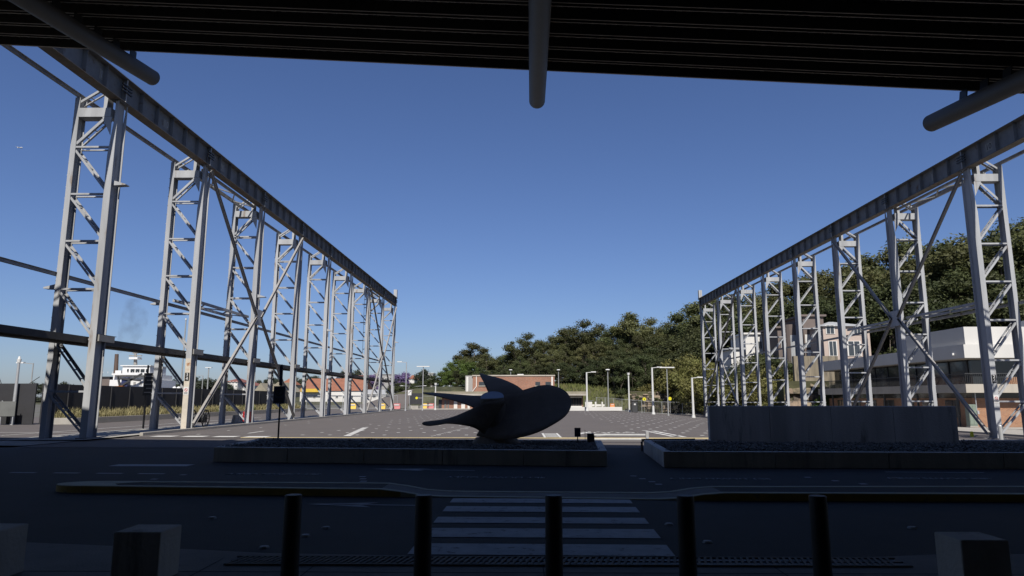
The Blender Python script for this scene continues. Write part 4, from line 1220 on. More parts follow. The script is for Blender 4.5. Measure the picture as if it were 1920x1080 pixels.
boxp('window_sill', 'render_white', t, o, X(1068, YL), X(1092, YL), YL + .86, YL + .985, Z(763.5, YL), Z(761.2, YL))
Yk = 93
mb = MB(); mb.box(0, X(1166, Yk) - X(1058, Yk), 0, .3, 0, .5)
tag(mb.build('kerb_wall', 'fascia_white', bevel=.02, loc=(X(1058, Yk), Yk, gz(10, Yk) + .03)), 'long low white kerb wall before the low brick wing', 'wall')
mb = MB(); mb.box(0, X(1162, Yk) - X(1062, Yk), 0, 6, 0, .42)
struct(mb.build('verge', 'grass_bank', loc=(X(1062, Yk), Yk + .31, gz(10, Yk) + .02)))
# things beside the wing
t = thing('white_cabinet', 'white kiosk with a dark lid against the brick wing corner', 'cabinet', (X(1103, 100), 100, 0))
mb = MB(); mb.box(-.45, .55, 0, .8, 0, 1.3); mb.build('case', 'render_white', t)
mb = MB(); mb.box(-.55, .75, -.1, .9, 1.301, 1.4); mb.build('lid', 'panel_grey', t)
t = thing('white_van_rail', 'white railing with two posts on the verge right of the kiosk', 'railing', (X(1110, 99), 99, 0.3))
for x in (0.5, 1.45):
    mb = MB(); mb.box(x - .1, x + .1, 0, .2, 0, .9); mb.build('post', 'render_white', t)
mb = MB(); mb.box(0, 1.8, .21, .27, .25, .55); mb.build('rail', 'render_white', t)
t = thing('rubbish_bin', 'dark rubbish bin with a white label by the wire gate', 'bin', (X(1190, 94), 94, gz(15, 94)))
mb = MB(); mb.box(-.38, .38, 0, .7, 0, 1.45); mb.build('body', 'dark_metal', t, bevel=.05)
mb = MB(); mb.prism([(-.42, -.05, 1.46), (.42, -.05, 1.46), (.42, .75, 1.46), (-.42, .75, 1.46)], (0, 0, .2)); mb.build('lid', 'black_metal', t, bevel=.04)
mb = MB(); mb.box(-.12, .12, -.02, -.001, 1.0, 1.2); mb.build('label', 'sign_white', t)
for px, py, lab in ((1208, 748.5, 'round yellow sign on the fence left of the tall lamp post'), (1256, 747.5, 'round yellow sign on the fence right of the tall lamp post')):
    Yg = 108.0
    c = at(px, py, Yg)
    t = thing('yellow_sign', lab, 'sign', (c.x, Yg, gz(c.x, Yg)))
    mb = MB(); mb.tube((0, -.04, c.z - gz(c.x, Yg)), (0, -.01, c.z - gz(c.x, Yg)), .27, n=20); mb.build('disc', 'sign_yellow', t)
    mb = MB(); mb.bar((0, .02, 0), (0, .02, c.z - gz(c.x, Yg)), .05, .05); mb.build('post', 'galvanised', t)
    if px == 1208:
        mb = MB(); mb.box(-.05, .05, -.044, -.041, c.z - .18 - gz(c.x, Yg), c.z + .12 - gz(c.x, Yg)); mb.build('print', 'sign_black', t)
def mesh_fence(label, x0, y0, x1, y1, h, step=2.5, pick=.16):
    t = thing('wire_fence', label, 'fence', (x0, y0, 0))
    d = Vector((x1 - x0, y1 - y0, 0)); L = d.length; d.normalize(); n = int(L / step)
    zz = lambda s: gz(x0 + d.x * s, y0 + d.y * s)
    for i in range(n + 1):
        s = L * i / n
        mb = MB(); mb.tube((d.x * s, d.y * s, zz(s)), (d.x * s, d.y * s, zz(s) + h), .035, n=6); mb.build('post', 'galvanised', t)
    for z in (.1, h - .05):
        mb = MB()
        for i in range(n):
            a, b = L * i / n, L * (i + 1) / n
            mb.bar((d.x * a, d.y * a, zz(a) + z), (d.x * b, d.y * b, zz(b) + z), .04, .04)
        mb.build('rail', 'galvanised', t)
    mb = MB()
    for i in range(int(L / pick)):
        s = i * pick
        mb.bar((d.x * s, d.y * s, zz(s) + .1), (d.x * s, d.y * s, zz(s) + h - .05), .014, .014)
    tag(mb.build('pickets', 'plate_grey', t), kind='stuff')
mesh_fence('wire fence in front of the rock face', X(1166, 109), 109, X(1318, 105), 105, 1.9)
mesh_fence('wire fence beside the white railing and bin', X(1118, 103), 103, X(1166, 108.9), 108.9, 1.9)
mesh_fence('wire fence beside the dark hoarding at the yard exit', X(792, 108), 108, X(826, 108), 108, 2.1)
mesh_fence('wire fence across the far end of the left road', X(575, 112), 112, X(745, 112), 112, 2.2)
# hoarding, barriers and arrow sign at the yard exit
t = thing('hoarding', 'dark hoarding with a small yellow emblem at the yard exit', 'hoarding', (X(768, 110), 110, 0))
L = X(792, 110) - X(768, 110)
mb = MB(); mb.box(0, L, 0, .1, .75, 2.5); bd = mb.build('panel', 'fence_charcoal', t)
for x in (.2, L - .2):
    mb = MB(); mb.box(x - .05, x + .05, .101, .2, 0, 2.5); mb.build('post', 'galvanised', t)
mb = MB(); mb.tube((L * .55, -.02, 1.75), (L * .55, -.003, 1.75), .2, n=14); mb.build('emblem', 'sign_yellow', bd)
mb = MB(); mb.box(L * .68, L * .98, -.012, -.002, 1.70, 1.80); mb.build('print', 'plate_grey', bd)
mb = MB(); mb.box(.3, L * .75, -.8, -.2, .03, .55); tag(mb.build('barrier_block', 'concrete', loc=(X(768, 110), 110, 0), bevel=.03), 'pale concrete block below the dark hoarding', 'concrete block')
t = thing('arrow_sign', 'small white sign with a black turn arrow beside the hoarding', 'sign', (X(768, 104), 104, 0.05))
mb = MB(); mb.tube((0, 0, 0), (0, 0, 2.9), .035, n=8); mb.build('post', 'galvanised', t)
mb = MB(); mb.box(-.26, .26, -.06, -.036, 2.1, 2.85); pn = mb.build('panel', 'sign_white', t)
mb = MB(); mb.bar((-.12, -.063, 2.3), (-.1, -.063, 2.55), .004, .07, (1, 0, 0)); mb.bar((-.1, -.063, 2.55), (.1, -.063, 2.65), .004, .07, (0, 0, 1)); mb._add([(.05, -.064, 2.55), (.05, -.064, 2.76), (.2, -.064, 2.66)], [(0, 1, 2)]); mb.build('arrow', 'sign_black', pn)
for px, m, lab in ((798, 'yellow_plastic', 'yellow plastic road barrier behind the tall lamp post'), (807, 'pink_plastic', 'faded red plastic road barrier beside the globe post'),
                   (744, 'pink_plastic', 'faded red plastic road barrier beyond the last left tower'), (716, 'yellow_plastic', 'yellow plastic road barrier between the last two left towers'),
                   (661, 'yellow_plastic', 'yellow plastic road barrier between the sixth and seventh left towers'), (1148, 'orange_plastic', 'orange plastic barrier on the verge behind the slim lamp post')):
    Yb = 106.3 if px < 1000 else 98.5
    t = thing('road_barrier', lab, 'road barrier', (X(px, Yb), Yb, .06 if px < 1000 else .42), group='plastic road barriers')
    mb = MB(); mb.prism([(-.55, 0, 0), (-.55, .45, 0), (-.55, .32, .45), (-.55, .32, .85), (-.55, .13, .85), (-.55, .13, .45)], (1.1, 0, 0)); mb.build('body', m, t, bevel=.02)
    mb = MB(); mb.box(-.4, .4, .05, .1, .55, .7); mb.build('band', 'sign_white', t)
    if px > 1000: t.scale = (.55, .55, .6)

# ------------------------------------------------------------------ right side: long office building
BX, BY, BB = 33.6, 52.0, -0.5
o = (BX, BY, BB)
t = thing('office_building', 'long two-storey building with white fascia, balcony and brick ground floor', 'building', o)
BL, BW = 24.0, 26.0
boxp('ground_floor', 'brick_brown', t, o, BX, BX + BW, BY, BY + BL, BB, 1.66)
boxp('clerestory', 'glass', t, o, BX + .08, BX + BW, BY + .08, BY + BL - .08, 1.661, 2.05)
boxp('floor_band', 'band_concrete', t, o, BX - 1.0, BX + BW, BY - 1.0, BY + BL + .2, 2.051, 2.68)
boxp('upper_wall', 'glass', t, o, BX + .6, BX + BW, BY + .6, BY + BL - .5, 2.681, 4.62)
boxp('fascia', 'fascia_white', t, o, BX - .6, BX + BW, BY - .6, BY + BL + .6, 4.621, 5.62)
boxp('parapet', 'fascia_white', t, o, BX - .2, BX + BW, BY - .2, BY + 8.5, 5.621, 6.98)
boxp('soffit_lip', 'band_concrete', t, o, BX - .5, BX + BW, BY - .5, BY + BL + .5, 4.56, 4.62)
for i in range(10):
    boxp('mullion', 'dark_metal', t, o, BX + .54, BX + .598, BY + 1 + i * 2.3, BY + 1.1 + i * 2.3, 2.682, 4.56)
for i in range(9):
    boxp('mullion', 'dark_metal', t, o, BX + 1.5 + i * 2.6, BX + 1.6 + i * 2.6, BY + .54, BY + .598, 2.682, 4.56)
boxp('balcony_screen', 'brick_brown', t, o, BX + 2.2, BX + BW, BY - .75, BY - .6, 2.681, 3.2)
# balcony railing with its bars
rl = boxp('railing', 'dark_metal', t, o, BX - .93, BX + BW, BY - .93, BY - .87, 3.42, 3.48)
boxp('railing', 'dark_metal', t, o, BX - .93, BX - .87, BY - .86, BY + BL, 3.42, 3.48)
mb = MB()
for i in range(190): mb.box(-.9 + i * .14 - .01, -.9 + i * .14 + .01, -.91, -.89, 2.682 - BB, 3.419 - BB)
for i in range(160): mb.box(-.91, -.89, -.7 + i * .155, -.68 + i * .155, 2.682 - BB, 3.419 - BB)
tag(mb.build('railing_bars', 'dark_metal', t), kind='stuff')
for i in range(7):
    f = boxp('window', 'glass', t, o, BX - .03, BX - .002, BY + 1.5 + i * 3.1, BY + 3.3 + i * 3.1, .2, 1.5)
    boxp('frame', 'dark_metal', f, o, BX - .05, BX - .031, BY + 2.35 + i * 3.1, BY + 2.45 + i * 3.1, .2, 1.5)
for x in (BX - .8,):
    for i in range(5): boxp('balcony_post', 'dark_metal', t, o, x, x + .12, BY + .5 + i * 5.2, BY + .62 + i * 5.2, BB, 2.05)
boxp('security_camera', 'lamp_head', t, o, BX - .8, BX - .601, BY + .5, BY + .65, 4.88, 5.05)
boxp('roof_vent', 'galvanised', t, o, BX + 6.4, BX + 7.6, BY + 2, BY + 3, 6.981, 7.75)
mb = MB(); mb.tube((4.0, 3.2, 6.981 - BB), (3.2, 3.2, 15.5 - BB), .05, .02, 6); mb.build('aerial', 'plate_grey', t)
p = at(1828, 800, 51.5)
t = thing('electrical_cabinet', 'tall pale green electrical cabinet against the brick ground floor', 'cabinet', (at(1824, 770, 51.3).x, 51.3, BB + .05))
mb = MB(); mb.box(-.28, .28, 0, .45, .1, 1.65); mb.build('case', 'cabinet_green', t, bevel=.02)
mb = MB(); mb.box(-.25, -.01, -.02, -.001, .2, 1.55); mb.build('door', 'cabinet_green', t)
mb = MB(); mb.box(.01, .25, -.02, -.001, .2, 1.55); mb.build('door', 'cabinet_green', t)
mb = MB(); mb.box(-.30, .30, 0, .47, 0, .099); mb.build('plinth', 'concrete', t)
mb = MB(); mb.bar((.42, .2, .3), (.42, .2, 2.5), .05, .05); mb.box(.36, .5, .05, .17, .95, 1.2); mb.build('conduit', 'galvanised', t)
sheet('footpath', 'concrete', 33.2, 60, 47.2, 51.9, 0.06, 2.0)
# hedge strip and yellow hydrant by the brace foot
p = at(1822, 812, 38.0)
t = thing('yellow_hydrant', 'small yellow hydrant cap beside the first right brace foot', 'hydrant', (p.x, 38.0, gz(p.x, 38) + .03))
mb = MB(); mb.tube((0, 0, 0), (0, 0, .22), .1, .08, 10); mb.build('body', 'sign_yellow', t)
mb = MB(); mb.tube((0, 0, .221), (0, 0, .29), .11, .05, 10); mb.build('cap', 'sign_yellow', t)

# houses on the hill
def house(label, px0, px1, pytop, pybase, Y, m, roof='flat', rm='roof_grey', depth=7.0, wins=(), name='house', overhang=.3, rh=1.4, wm='glass_far', base_z=None):
    a, b = at(px0, pybase, Y), at(px1, pytop, Y)
    z0 = min(a.z, gz(a.x, Y)) if base_z is None else base_z
    z0 = min(z0, a.z)
    o = (a.x, Y, z0)
    t = thing(name, label, 'house', o)
    zt = b.z
    if roof == 'flat':
        boxp('wall', m, t, o, a.x, b.x, Y, Y + depth, z0, zt - .25)
        boxp('roof', rm, t, o, a.x - overhang, b.x + overhang, Y - overhang, Y + depth + overhang, zt - .249, zt)
    else:
        boxp('wall', m, t, o, a.x, b.x, Y, Y + depth, z0, zt - rh)
        w = b.x - a.x; h = zt - rh - z0
        mb = MB()
        if roof == 'gable':
            pts = [(-overhang, -overhang, h), (w + overhang, -overhang, h), (w / 2, -overhang, h + rh)]
            mb.prism(pts, (0, depth + 2 * overhang, 0))
        elif roof == 'side':
            pts = [(-overhang, -overhang, h), (-overhang, depth + overhang, h), (-overhang, depth / 2, h + rh)]
            mb.prism(pts, (w + 2 * overhang, 0, 0))
        else:
            A = [(-overhang, -overhang, h), (w + overhang, -overhang, h), (w + overhang, depth + overhang, h), (-overhang, depth + overhang, h)]
            k = min(w, depth) * .45
            mb._add(A + [(k, depth / 2, h + rh), (w - k, depth / 2, h + rh)], [(3, 2, 1, 0), (0, 1, 5, 4), (1, 2, 5), (2, 3, 4, 5), (3, 0, 4)])
        mb.build('roof', rm, t)
    for (wx0, wx1, wy0, wy1) in wins:
        f = boxp('window', 'render_white', t, o, at(wx0, 700, Y).x, at(wx1, 700, Y).x, Y - .06, Y - .003, at(977, wy1, Y).z, at(977, wy0, Y).z)
        q0, q1 = at(wx0, 700, Y).x, at(wx1, 700, Y).x
        e = (q1 - q0) * .1
        boxp('pane', wm, f, o, q0 + e, (q0 + q1) / 2 - e * .3, Y - .075, Y - .0605, at(977, wy1 - .8, Y).z, at(977, wy0 + .8, Y).z)
        boxp('pane', wm, f, o, (q0 + q1) / 2 + e * .3, q1 - e, Y - .075, Y - .0605, at(977, wy1 - .8, Y).z, at(977, wy0 + .8, Y).z)
    return t
house('pink rendered house with a pale flat roof above the office building', 1548, 1628, 597, 690, 86, 'render_pink', 'hip', 'roof_grey', 8, [(1554, 1571, 610, 627), (1606, 1621, 612, 629), (1557, 1573, 640, 668), (1592, 1618, 640, 668)], rh=1.0)
house('brown terrace house with a white upper bay on the hill', 1511, 1543, 590, 690, 90, 'render_brown', 'flat', 'render_brown', 8, [(1514, 1538, 628, 652), (1516, 1540, 657, 678)], wm='render_white')
t = house('brown house with a round stair tower left of the terrace', 1462, 1505, 612, 690, 94, 'render_brown', 'flat', 'render_brown', 8, [(1448 + 20, 1455 + 20, 640, 655)])
p = at(1490, 690, 93.4)
mb = MB(); mb.tube((p.x - t.location.x, -.4, 0), (p.x - t.location.x, -.4, Z(610, 93.4) - t.location.z), 1.15, n=20); mb.build('stair_tower', 'render_brown', t)
mb = MB(); mb.tube((p.x - t.location.x, -.6, 3.0), (p.x - t.location.x, -.6, Z(630, 93.4) - t.location.z), .99, n=20); mb.build('tower_glazing', 'roof_grey', t)
house('white blank-walled house between the right gantry towers', 1400, 1436, 624, 682, 100, 'render_white', 'flat', 'render_white', 7, [(1424, 1432, 640, 655)])
house('small white garage with a flat roof lower on the hill', 1372, 1394, 652, 690, 98, 'render_white', 'flat', 'roof_grey', 5, [])
t = thing('retaining_wall', 'stained concrete retaining wall below the hillside houses', 'wall', (at(1490, 700, 80).x, 80, -.6))
for i in range(3):
    mb = MB(); mb.box(i * 1.7, i * 1.7 + 1.69, 0, .5, 0, Z(668, 80) + .6); mb.build('wall_panel', 'tan_wall', t)
mesh_fence('wire fence on the roof terrace above the office building', X(1552, 77), 77, X(1690, 77), 77, 1.6)
# sandstone ledges below the houses
rr = random.Random(11)
def ledges(label, px0, px1, pyb, pyt, Y, rows, cols, m='sandstone', lean=.35):
    a, b = at(px0, pyb, Y), at(px1, pyt, Y)
    t = thing('rock_face', label, 'rock face', (a.x, Y, min(a.z, gz(a.x, Y))))
    W, Hh = b.x - a.x, b.z - t.location.z
    z = 0
    mb = MB(); mb.box(-.2, W + .2, 1.5, 3.5, 0, Hh - .1); mb.build('earth', 'hill_soil', t)
    for r in range(rows):
        h = Hh / rows * rr.uniform(.8, 1.2); x = rr.uniform(-.4, 0)
        while x < W:
            w = W / cols * rr.uniform(.35, 1.9)
            y = r * lean + rr.uniform(-.45, .35)
            c = [(x + rr.uniform(-.1, .1), y + rr.uniform(-.15, .15)), (x + w - .04, y + rr.uniform(-.15, .15)), (x + w - .04 + rr.uniform(-.1, .1), y + 2), (x, y + 2)]
            k = rr.uniform(.82, .97)
            cx, cy = x + w / 2, y + 1
            lo = [(p, q, z) for p, q in c]; hi = [(cx + (p - cx) * k, cy + (q - cy) * k, z + h * rr.uniform(.6, 1.0)) for p, q in c]
            mb = MB(); mb._add(lo + hi, [(3, 2, 1, 0), (4, 5, 6, 7), (0, 1, 5, 4), (1, 2, 6, 5), (2, 3, 7, 6), (3, 0, 4, 7)])
            mb.build('stone', m, t, bevel=.06)
            x += w
        z += h * .97
ledges('stepped sandstone ledge below the hillside houses', 1485, 1562, 772, 712, 77.5, 6, 5)
ledges('broken sandstone rock face behind the wire fence', 1188, 1300, 772, 733, 113, 9, 13, lean=.2)

# ------------------------------------------------------------------ far shore on the left
house('long warehouse with an orange tiled roof and yellow band beyond the yard', 562, 678, 708, 752, 210, 'render_white', 'side', 'roof_tile', 18, [(575 + 14 * i, 580 + 14 * i, 741, 747) for i in range(7)], 'warehouse', rh=4.0)
t = thing('yellow_awning', 'yellow band sign along the front of the orange-roofed warehouse', 'sign', (X(562, 208), 208.5, Z(735, 208)))
mb = MB(); mb.box(0, X(600, 208) - X(562, 208), 0, .5, 0, 1.0); mb.build('panel', 'yellow_plastic', t)
mb = MB(); mb.box(0, X(600, 208) - X(562, 208), .51, 1.2, .2, .9); mb.build('frame', 'plate_grey', t)
house('white flats with a red hipped roof beyond the fence', 422, 446, 708, 740, 260, 'render_white', 'hip', 'roof_red_dull', 14, [(425 + 6 * i, 428 + 6 * i, 715 + 7 * j, 719 + 7 * j) for i in range(4) for j in range(3)], rh=1.6)
house('white block with a pink roof right of the white flats', 447, 474, 715, 740, 265, 'render_white', 'hip', 'roof_red_dull', 14, [(451 + 7 * i, 454 + 7 * i, 722, 727) for i in range(3)], rh=1.6)
house('cream gabled shed behind the fence, left of the no-parking sign', 476, 501, 718, 742, 220, 'render_cream', 'gable', 'roof_tan', 14, [], rh=3.0)
house('second cream gabled shed behind the no-parking sign', 502, 540, 716, 742, 224, 'render_cream', 'gable', 'roof_tan', 14, [], rh=3.2)
house('red-roofed house above the cream sheds', 524, 548, 708, 735, 300, 'render_cream', 'hip', 'roof_tile', 12, [(530, 534, 720, 724)], rh=3)
house('white house with a grey roof above the orange warehouse', 600, 626, 703, 728, 300, 'render_white', 'side', 'roof_grey', 12, [(604, 609, 714, 719), (615, 620, 714, 719)], rh=2.2)
house('cream house with a red roof above the warehouse, left of the jacaranda', 628, 660, 706, 728, 290, 'render_cream', 'hip', 'roof_tile', 12, [(634, 639, 717, 722), (648, 653, 717, 722)], rh=2.6)
house('white house between the last left towers', 664, 700, 703, 732, 300, 'render_white', 'side', 'roof_red_dull', 12, [(670, 676, 716, 722), (684, 690, 716, 722)], rh=2.4)
house('pale house with a grey flat roof behind the eighth left tower', 700, 736, 701, 732, 280, 'render_grey', 'flat', 'roof_grey', 12, [(706, 711, 708, 713), (722, 728, 708, 713)])
house('house with an orange roof right of the purple jacaranda', 764, 777, 702, 716, 300, 'render_white', 'hip', 'roof_tile', 12, [(767, 771, 710, 713)], rh=1.9)
house('white rooftop house beside the big round fig tree', 802, 812, 699, 716, 320, 'render_white', 'flat', 'render_white', 10, [(804, 808, 705, 709)])
house('white shed with a grey roof below the houses', 680, 740, 730, 752, 200, 'render_white', 'side', 'roof_grey', 12, [(688 + 12 * i, 694 + 12 * i, 738, 746) for i in range(4)], rh=1.5)
house('low grey deck house left of the ship', 183, 206, 706, 752, 175, 'render_brown', 'flat', 'dark_metal', 10, [])
for px, lab in ((327, 'left of two white satellite domes behind the fence'), (335, 'right of two white satellite domes behind the fence')):
    p = at(px, 728, 120)
    t = thing('satellite_dome', lab, 'satellite dome', (p.x, 120, 0), group='white domes behind the fence')
    mb = MB(); n = 12
    for i in range(6):
        a0, a1 = R(-60) + R(150) * i / 6, R(-60) + R(150) * (i + 1) / 6
        mb.tube((0, 0, p.z + .32 * math.sin(a0)), (0, 0, p.z + .32 * math.sin(a1)), max(.01, .34 * math.cos(a0)), max(.01, .34 * math.cos(a1)), n)
    mb.build('dome', 'lamp_head', t); mb = MB(); mb.tube((0, 0, 0), (0, 0, p.z - .27), .08, n=8); mb.build('stand', 'galvanised', t)
# far ridge of land so that the houses stand on something
mb = MB(); xs = [-260 + 8 * i for i in range(60)]
prof = lambda x: 1.2 + 5.5 * sm((x + 190) / 130) + 1.0 * math.sin(x * .05)
for x in xs:
    for k, (y, f) in enumerate(((190, 0), (230, .3), (300, 1.0), (420, 1.15), (600, .9))): mb.v.append((x, y, -.2 + prof(x) * f))
for i in range(len(xs) - 1):
    for k in range(4):
        a = i * 5 + k; mb.f.append((a, a + 5, a + 6, a + 1))
struct(mb.build('far_hill', 'hill_soil', smooth=True))

# ------------------------------------------------------------------ trees
def tree_proto(seed, H, crown_r, leaf, nblob, nleaf, lsize, flat=.65, low=.35, dome=False):
    r = random.Random(seed)
    tr = MB()
    lean = Vector((r.uniform(-.06, .06), r.uniform(-.06, .06), 1))
    fork = lean * (H * max(low, .15))
    tr.tube((0, 0, -1.0), fork * .55, H * .022, H * .017, 8); tr.tube(fork * .55, fork, H * .017, H * .013, 8)
    blobs = []
    nl = max(3, nblob // 6)
    lobes = []
    for i in range(nl):                                   # main limbs, each carrying a few clumps
        a = 2 * math.pi * (i + r.uniform(-.3, .3)) / nl; q = r.uniform(.25, .8) if i else 0.05
        if dome: z = H * (low + (.88 - low) * math.sqrt(1 - (q * .9) ** 2))
        else: z = H * r.uniform(.62, .88) * (1 - .16 * q)
        lobes.append(Vector((math.cos(a) * crown_r * q, math.sin(a) * crown_r * q, z)))
    lobes[0].z = H * .9
    for c in lobes:
        m = fork.lerp(c, .5) + Vector((r.uniform(-.4, .4), r.uniform(-.4, .4), 0))
        tr.tube(fork * r.uniform(.7, 1), m, H * .010, H * .006, 5); tr.tube(m, c, H * .006, H * .003, 5)
        blobs.append((c, crown_r * r.uniform(.20, .30)))
    while len(blobs) < nblob:
        c0 = lobes[r.randrange(nl)]
        t = r.random() ** 1.3
        base = Vector((c0.x * 1.1, c0.y * 1.1, H * low)).lerp(c0, 1 - t) 
        c = base + Vector((r.gauss(0, .24), r.gauss(0, .24), r.gauss(0, .07) * H / crown_r)) * crown_r
        c.z = min(c.z, H * .92)
        rad = math.hypot(c.x, c.y)
        if rad > crown_r * 1.05: continue
        blobs.append((c, crown_r * r.uniform(.13, .30)))
        tr.tube(c0.lerp(fork, r.uniform(.2, .7)), c, H * .004, H * .0015, 4)
    lf = MB(); V, F = lf.v, lf.f
    tot = sum(b[1] ** 2 for b in blobs)
    for c, br in blobs:
        for _ in range(int(nleaf * br ** 2 / tot)):
            u = Vector((r.gauss(0, 1), r.gauss(0, 1), r.gauss(0, 1))).normalized()
            k = min(1.35, abs(r.gauss(.72, .30)))
            if u.z < -.3: k *= .8
            p = c + Vector((u.x * br * k * 1.1, u.y * br * k * 1.1, u.z * br * k * flat))
            nrm = (u + Vector((r.gauss(0, .7), r.gauss(0, .7), r.gauss(0, .7) + .2))).normalized()
            s = lsize * r.uniform(.5, 1.25)
            t1 = nrm.cross(Vector((r.gauss(0, 1), r.gauss(0, 1), r.gauss(0, 1)))).normalized() * s
            t2 = nrm.cross(t1).normalized() * s * r.uniform(.35, .65)
            o = len(V)
            V += [tuple(p - t1), tuple(p + t2 * .9), tuple(p + t1), tuple(p - t2)]
            F.append((o, o + 1, o + 2, o + 3))
    return tr.mesh('trunk', 'bark'), lf.mesh('crown', leaf), H
PROT = {
    'euc': [tree_proto(20 + i, 15, 4.6, 'leaf_euc', 44 + 3 * i, 17000, .20, .85, .22) for i in range(5)],
    'dark': [tree_proto(40 + i, 12, 4.8, 'leaf_dark', 42, 16000, .20, .9, .12) for i in range(4)],
    'bright': [tree_proto(60 + i, 10, 4.4, 'leaf_bright', 40, 13000, .20, .9, .10) for i in range(2)],
    'shrub': [tree_proto(70 + i, 6, 3.4, 'leaf_yellow', 36, 10000, .15, .9, .06) for i in range(3)],
    'fig': [tree_proto(80, 12, 7.0, 'leaf_far', 44, 9000, .36, .8, .2, True)],
    'far': [tree_proto(84 + i, 9, 5.6, 'leaf_far', 30, 6500, .36, .8, .1) for i in range(2)],
    'jac': [tree_proto(90, 9, 5.0, 'jacaranda', 30, 6500, .34, .8, .2, True)],
}
tr_r = random.Random(77)
def plant(kind, label, px, pytop, Y, group=None, wide=1.0, name='tree', cat='tree', minh=3.0):
    tp = at(px, pytop, Y); g = gz(tp.x, Y) - .05
    if Y > 185: g = -.3 + max(0, prof(tp.x) * sm((Y - 190) / 110)) * .9
    h = max(minh, tp.z - g)
    i = tr_r.randrange(len(PROT[kind])); tm, cm, H = PROT[kind][i]
    s = h / (H * .97)
    t = thing(name, label, cat, (tp.x, Y, g), tr_r.uniform(0, 6.28), group)
    w = wide * tr_r.uniform(.92, 1.12)
    t.scale = (s * w, s * w, s)
    for n_, me in (('trunk', tm), ('crown', cm)):
        o = bpy.data.objects.new(n_, me); C.objects.link(o); o.parent = t
    return t
ORDS = ['first', 'second', 'third', 'fourth', 'fifth', 'sixth', 'seventh', 'eighth', 'ninth', 'tenth', 'eleventh', 'twelfth', 'thirteenth', 'fourteenth', 'fifteenth', 'sixteenth', 'seventeenth', 'eighteenth', 'nineteenth', 'twentieth', 'last but one', 'last']
def row(kind, label, spots, group, wide, name='tree', cat='tree', minh=3.0):
    """a row of trees, each told apart by its place counted from the left"""
    for i, (px, py, Y) in enumerate(sorted(spots)):
        plant(kind, label + ', %s from the left' % ORDS[i], px, py, Y, group, wide, name, cat, minh)
GE = 'trees of the wooded hill'
LE = 'tall skyline eucalyptus behind the brick block'
LE2 = 'eucalyptus in the second row behind the brick block'
row('euc', LE, [(872, 668, 168), (890, 643, 172), (912, 662, 165), (934, 668, 170), (957, 650, 165), (985, 625, 162), (1010, 640, 168), (1036, 628, 160), (1060, 614, 163), (1090, 601, 160),
                  (1120, 608, 165), (1150, 611, 158), (1184, 589, 156), (1214, 597, 160), (1246, 604, 152), (1270, 602, 150)], GE, 1.25)
row('euc', LE2, [(945, 680, 150), (975, 668, 148), (1003, 665, 150), (1030, 655, 146), (1062, 650, 150), (1095, 645, 146), (1125, 640, 148), (1160, 635, 145), (1195, 630, 146), (1230, 632, 142), (1262, 628, 140)], GE, 1.1)
LU = 'dark understorey tree in the wood behind the brick block'
row('dark', LU, [(900, 690, 146), (922, 694, 142), (946, 692, 140), (968, 690, 140), (990, 686, 138), (1012, 684, 138), (1036, 680, 138), (1058, 680, 137), (1080, 678, 138), (1100, 672, 136), (1130, 668, 136), (1160, 660, 134), (1190, 656, 134), (1220, 652, 132), (1250, 650, 130), (1052, 694, 134), (1074, 696, 135), (1096, 692, 134)], 'understorey trees behind the brick block', 1.4)
LR = 'tall eucalyptus on the hill behind the right gantry'
row('euc', LR, [(1296, 570, 140), (1322, 556, 136), (1350, 562, 132), (1384, 552, 130), (1417, 548, 128), (1446, 540, 126), (1475, 528, 122), (1513, 518, 120), (1547, 508, 122), (1588, 500, 116),
                  (1630, 485, 112), (1667, 466, 108), (1703, 446, 106), (1740, 462, 104), (1773, 456, 102), (1800, 441, 100), (1838, 456, 98), (1873, 419, 97), (1913, 414, 96), (1950, 420, 96), (1990, 430, 96)], 'trees behind the right gantry', 1.2)
row('dark', 'dark dense tree directly behind the office building', [(1600, 545, 100), (1640, 540, 98), (1676, 530, 96), (1712, 520, 95), (1748, 530, 93), (1782, 530, 92), (1818, 525, 92), (1855, 520, 90), (1890, 520, 90), (1925, 515, 90), (1965, 520, 90)], 'dark trees behind the office building', 1.15)
row('dark', 'dark tree filling the hillside between the right gantry towers', [(1300, 612, 128), (1335, 610, 122), (1368, 600, 118), (1400, 590, 116), (1432, 588, 114), (1464, 580, 112), (1500, 570, 110), (1540, 560, 108), (1575, 552, 106)], 'dark trees between the gantry towers', 1.15)
row('dark', 'low dark tree behind the row of lamp posts', [(1120, 676, 128), (1150, 668, 126), (1180, 672, 124), (1210, 668, 124), (1240, 672, 122), (1105, 690, 132), (1270, 665, 122)], 'dark trees behind the lamp posts', 1.2)
row('dark', 'low dark bush growing in front of the rock face', [(1196, 742, 112), (1232, 746, 111.6), (1272, 738, 111.6), (1290, 730, 112), (1310, 728, 110)], 'bushes before the rock face', 1.1, 'bush', 'bush', 1.2)
row('shrub', 'yellow-green bush above the rock face left of the right gantry', [(1286, 668, 116), (1308, 676, 112), (1262, 700, 116)], 'bushes above the rock face', 1.0, 'bush', 'bush')
row('shrub', 'scrubby bush on the slope among the right gantry towers', [(1238, 715, 118), (1215, 722, 118), (1330, 690, 104), (1345, 705, 98), (1370, 708, 94), (1408, 700, 92), (1440, 690, 90), (1470, 695, 88), (1430, 720, 86), (1458, 725, 82), (1500, 702, 84)], 'bushes on the slope', 1.1, 'bush', 'bush', 2.0)
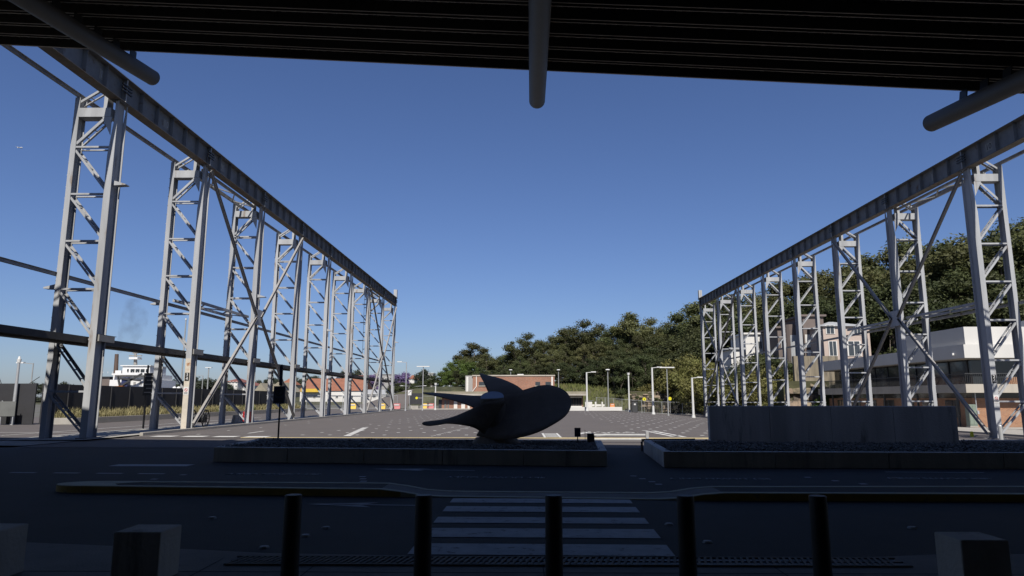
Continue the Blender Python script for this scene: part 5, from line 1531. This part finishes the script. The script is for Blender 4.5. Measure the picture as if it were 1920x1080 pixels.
row('dark', 'leafy bush below the hillside houses', [(1410, 668, 97), (1440, 662, 96), (1462, 672, 92), (1480, 680, 88), (1396, 676, 96)], 'bushes below the houses', 1.2, 'bush', 'bush', 2.0)
row('bright', 'bright green bush beside the stepped sandstone ledge', [(1560, 722, 78.5), (1544, 735, 76.5)], 'green bushes by the ledge', .8, 'bush', 'bush', 1.6)
row('bright', 'bright green tree at the left foot of the wooded hill', [(838, 690, 150), (856, 676, 152), (878, 680, 145), (845, 704, 140), (868, 700, 136)], 'green trees at the foot of the hill', 1.2)
row('dark', 'low street tree between the hoarding and the wooded hill', [(826, 705, 150), (812, 716, 150), (800, 718, 155), (784, 714, 160), (770, 718, 150), (755, 716, 155), (742, 718, 150), (858, 718, 128), (880, 722, 126), (905, 712, 130)], 'low trees behind the hoarding', 1.3)
plant('fig', 'large round fig tree on the skyline behind the tall lamp post', 795, 694, 270, None, .8)
plant('jac', 'purple flowering jacaranda among the far houses', 757, 700, 255, None, .9)
plant('jac', 'purple flowering jacaranda half hidden by the seventh left tower', 700, 704, 250, None, .7)
k = 0
row('far', 'distant rounded tree among the houses and sheds on the left', [(306, 712, 200), (322, 714, 190), (364, 708, 210), (392, 712, 205), (408, 714, 210), (430, 726, 200), (486, 714, 290), (510, 708, 320), (555, 708, 330), (590, 706, 330), (645, 697, 340), (672, 696, 345), (620, 722, 240), (715, 706, 330), (738, 704, 330),
                  (780, 706, 320), (655, 724, 235), (96, 716, 260), (120, 718, 260)], 'distant trees on the left', 1.2)
# grass on the bank behind the brick block
mb = MB(); r = random.Random(9)
for _ in range(9000):
    y = r.uniform(118.5, 131); x = r.uniform(-6, 26)
    p = Vector((x, y, gz(x, y) - .06)); a = r.uniform(0, 6.28); h = r.uniform(.25, .7)
    s = Vector((math.cos(a), math.sin(a), 0)) * .09
    mb._add([p - s, p + s, p + Vector((r.uniform(-.2, .2), r.uniform(-.2, .2), h))], [(0, 1, 2)])
tag(mb.build('bank_grass', 'grass_bank'), 'green and dry grass on the bank behind the brick block', 'grass', kind='stuff')
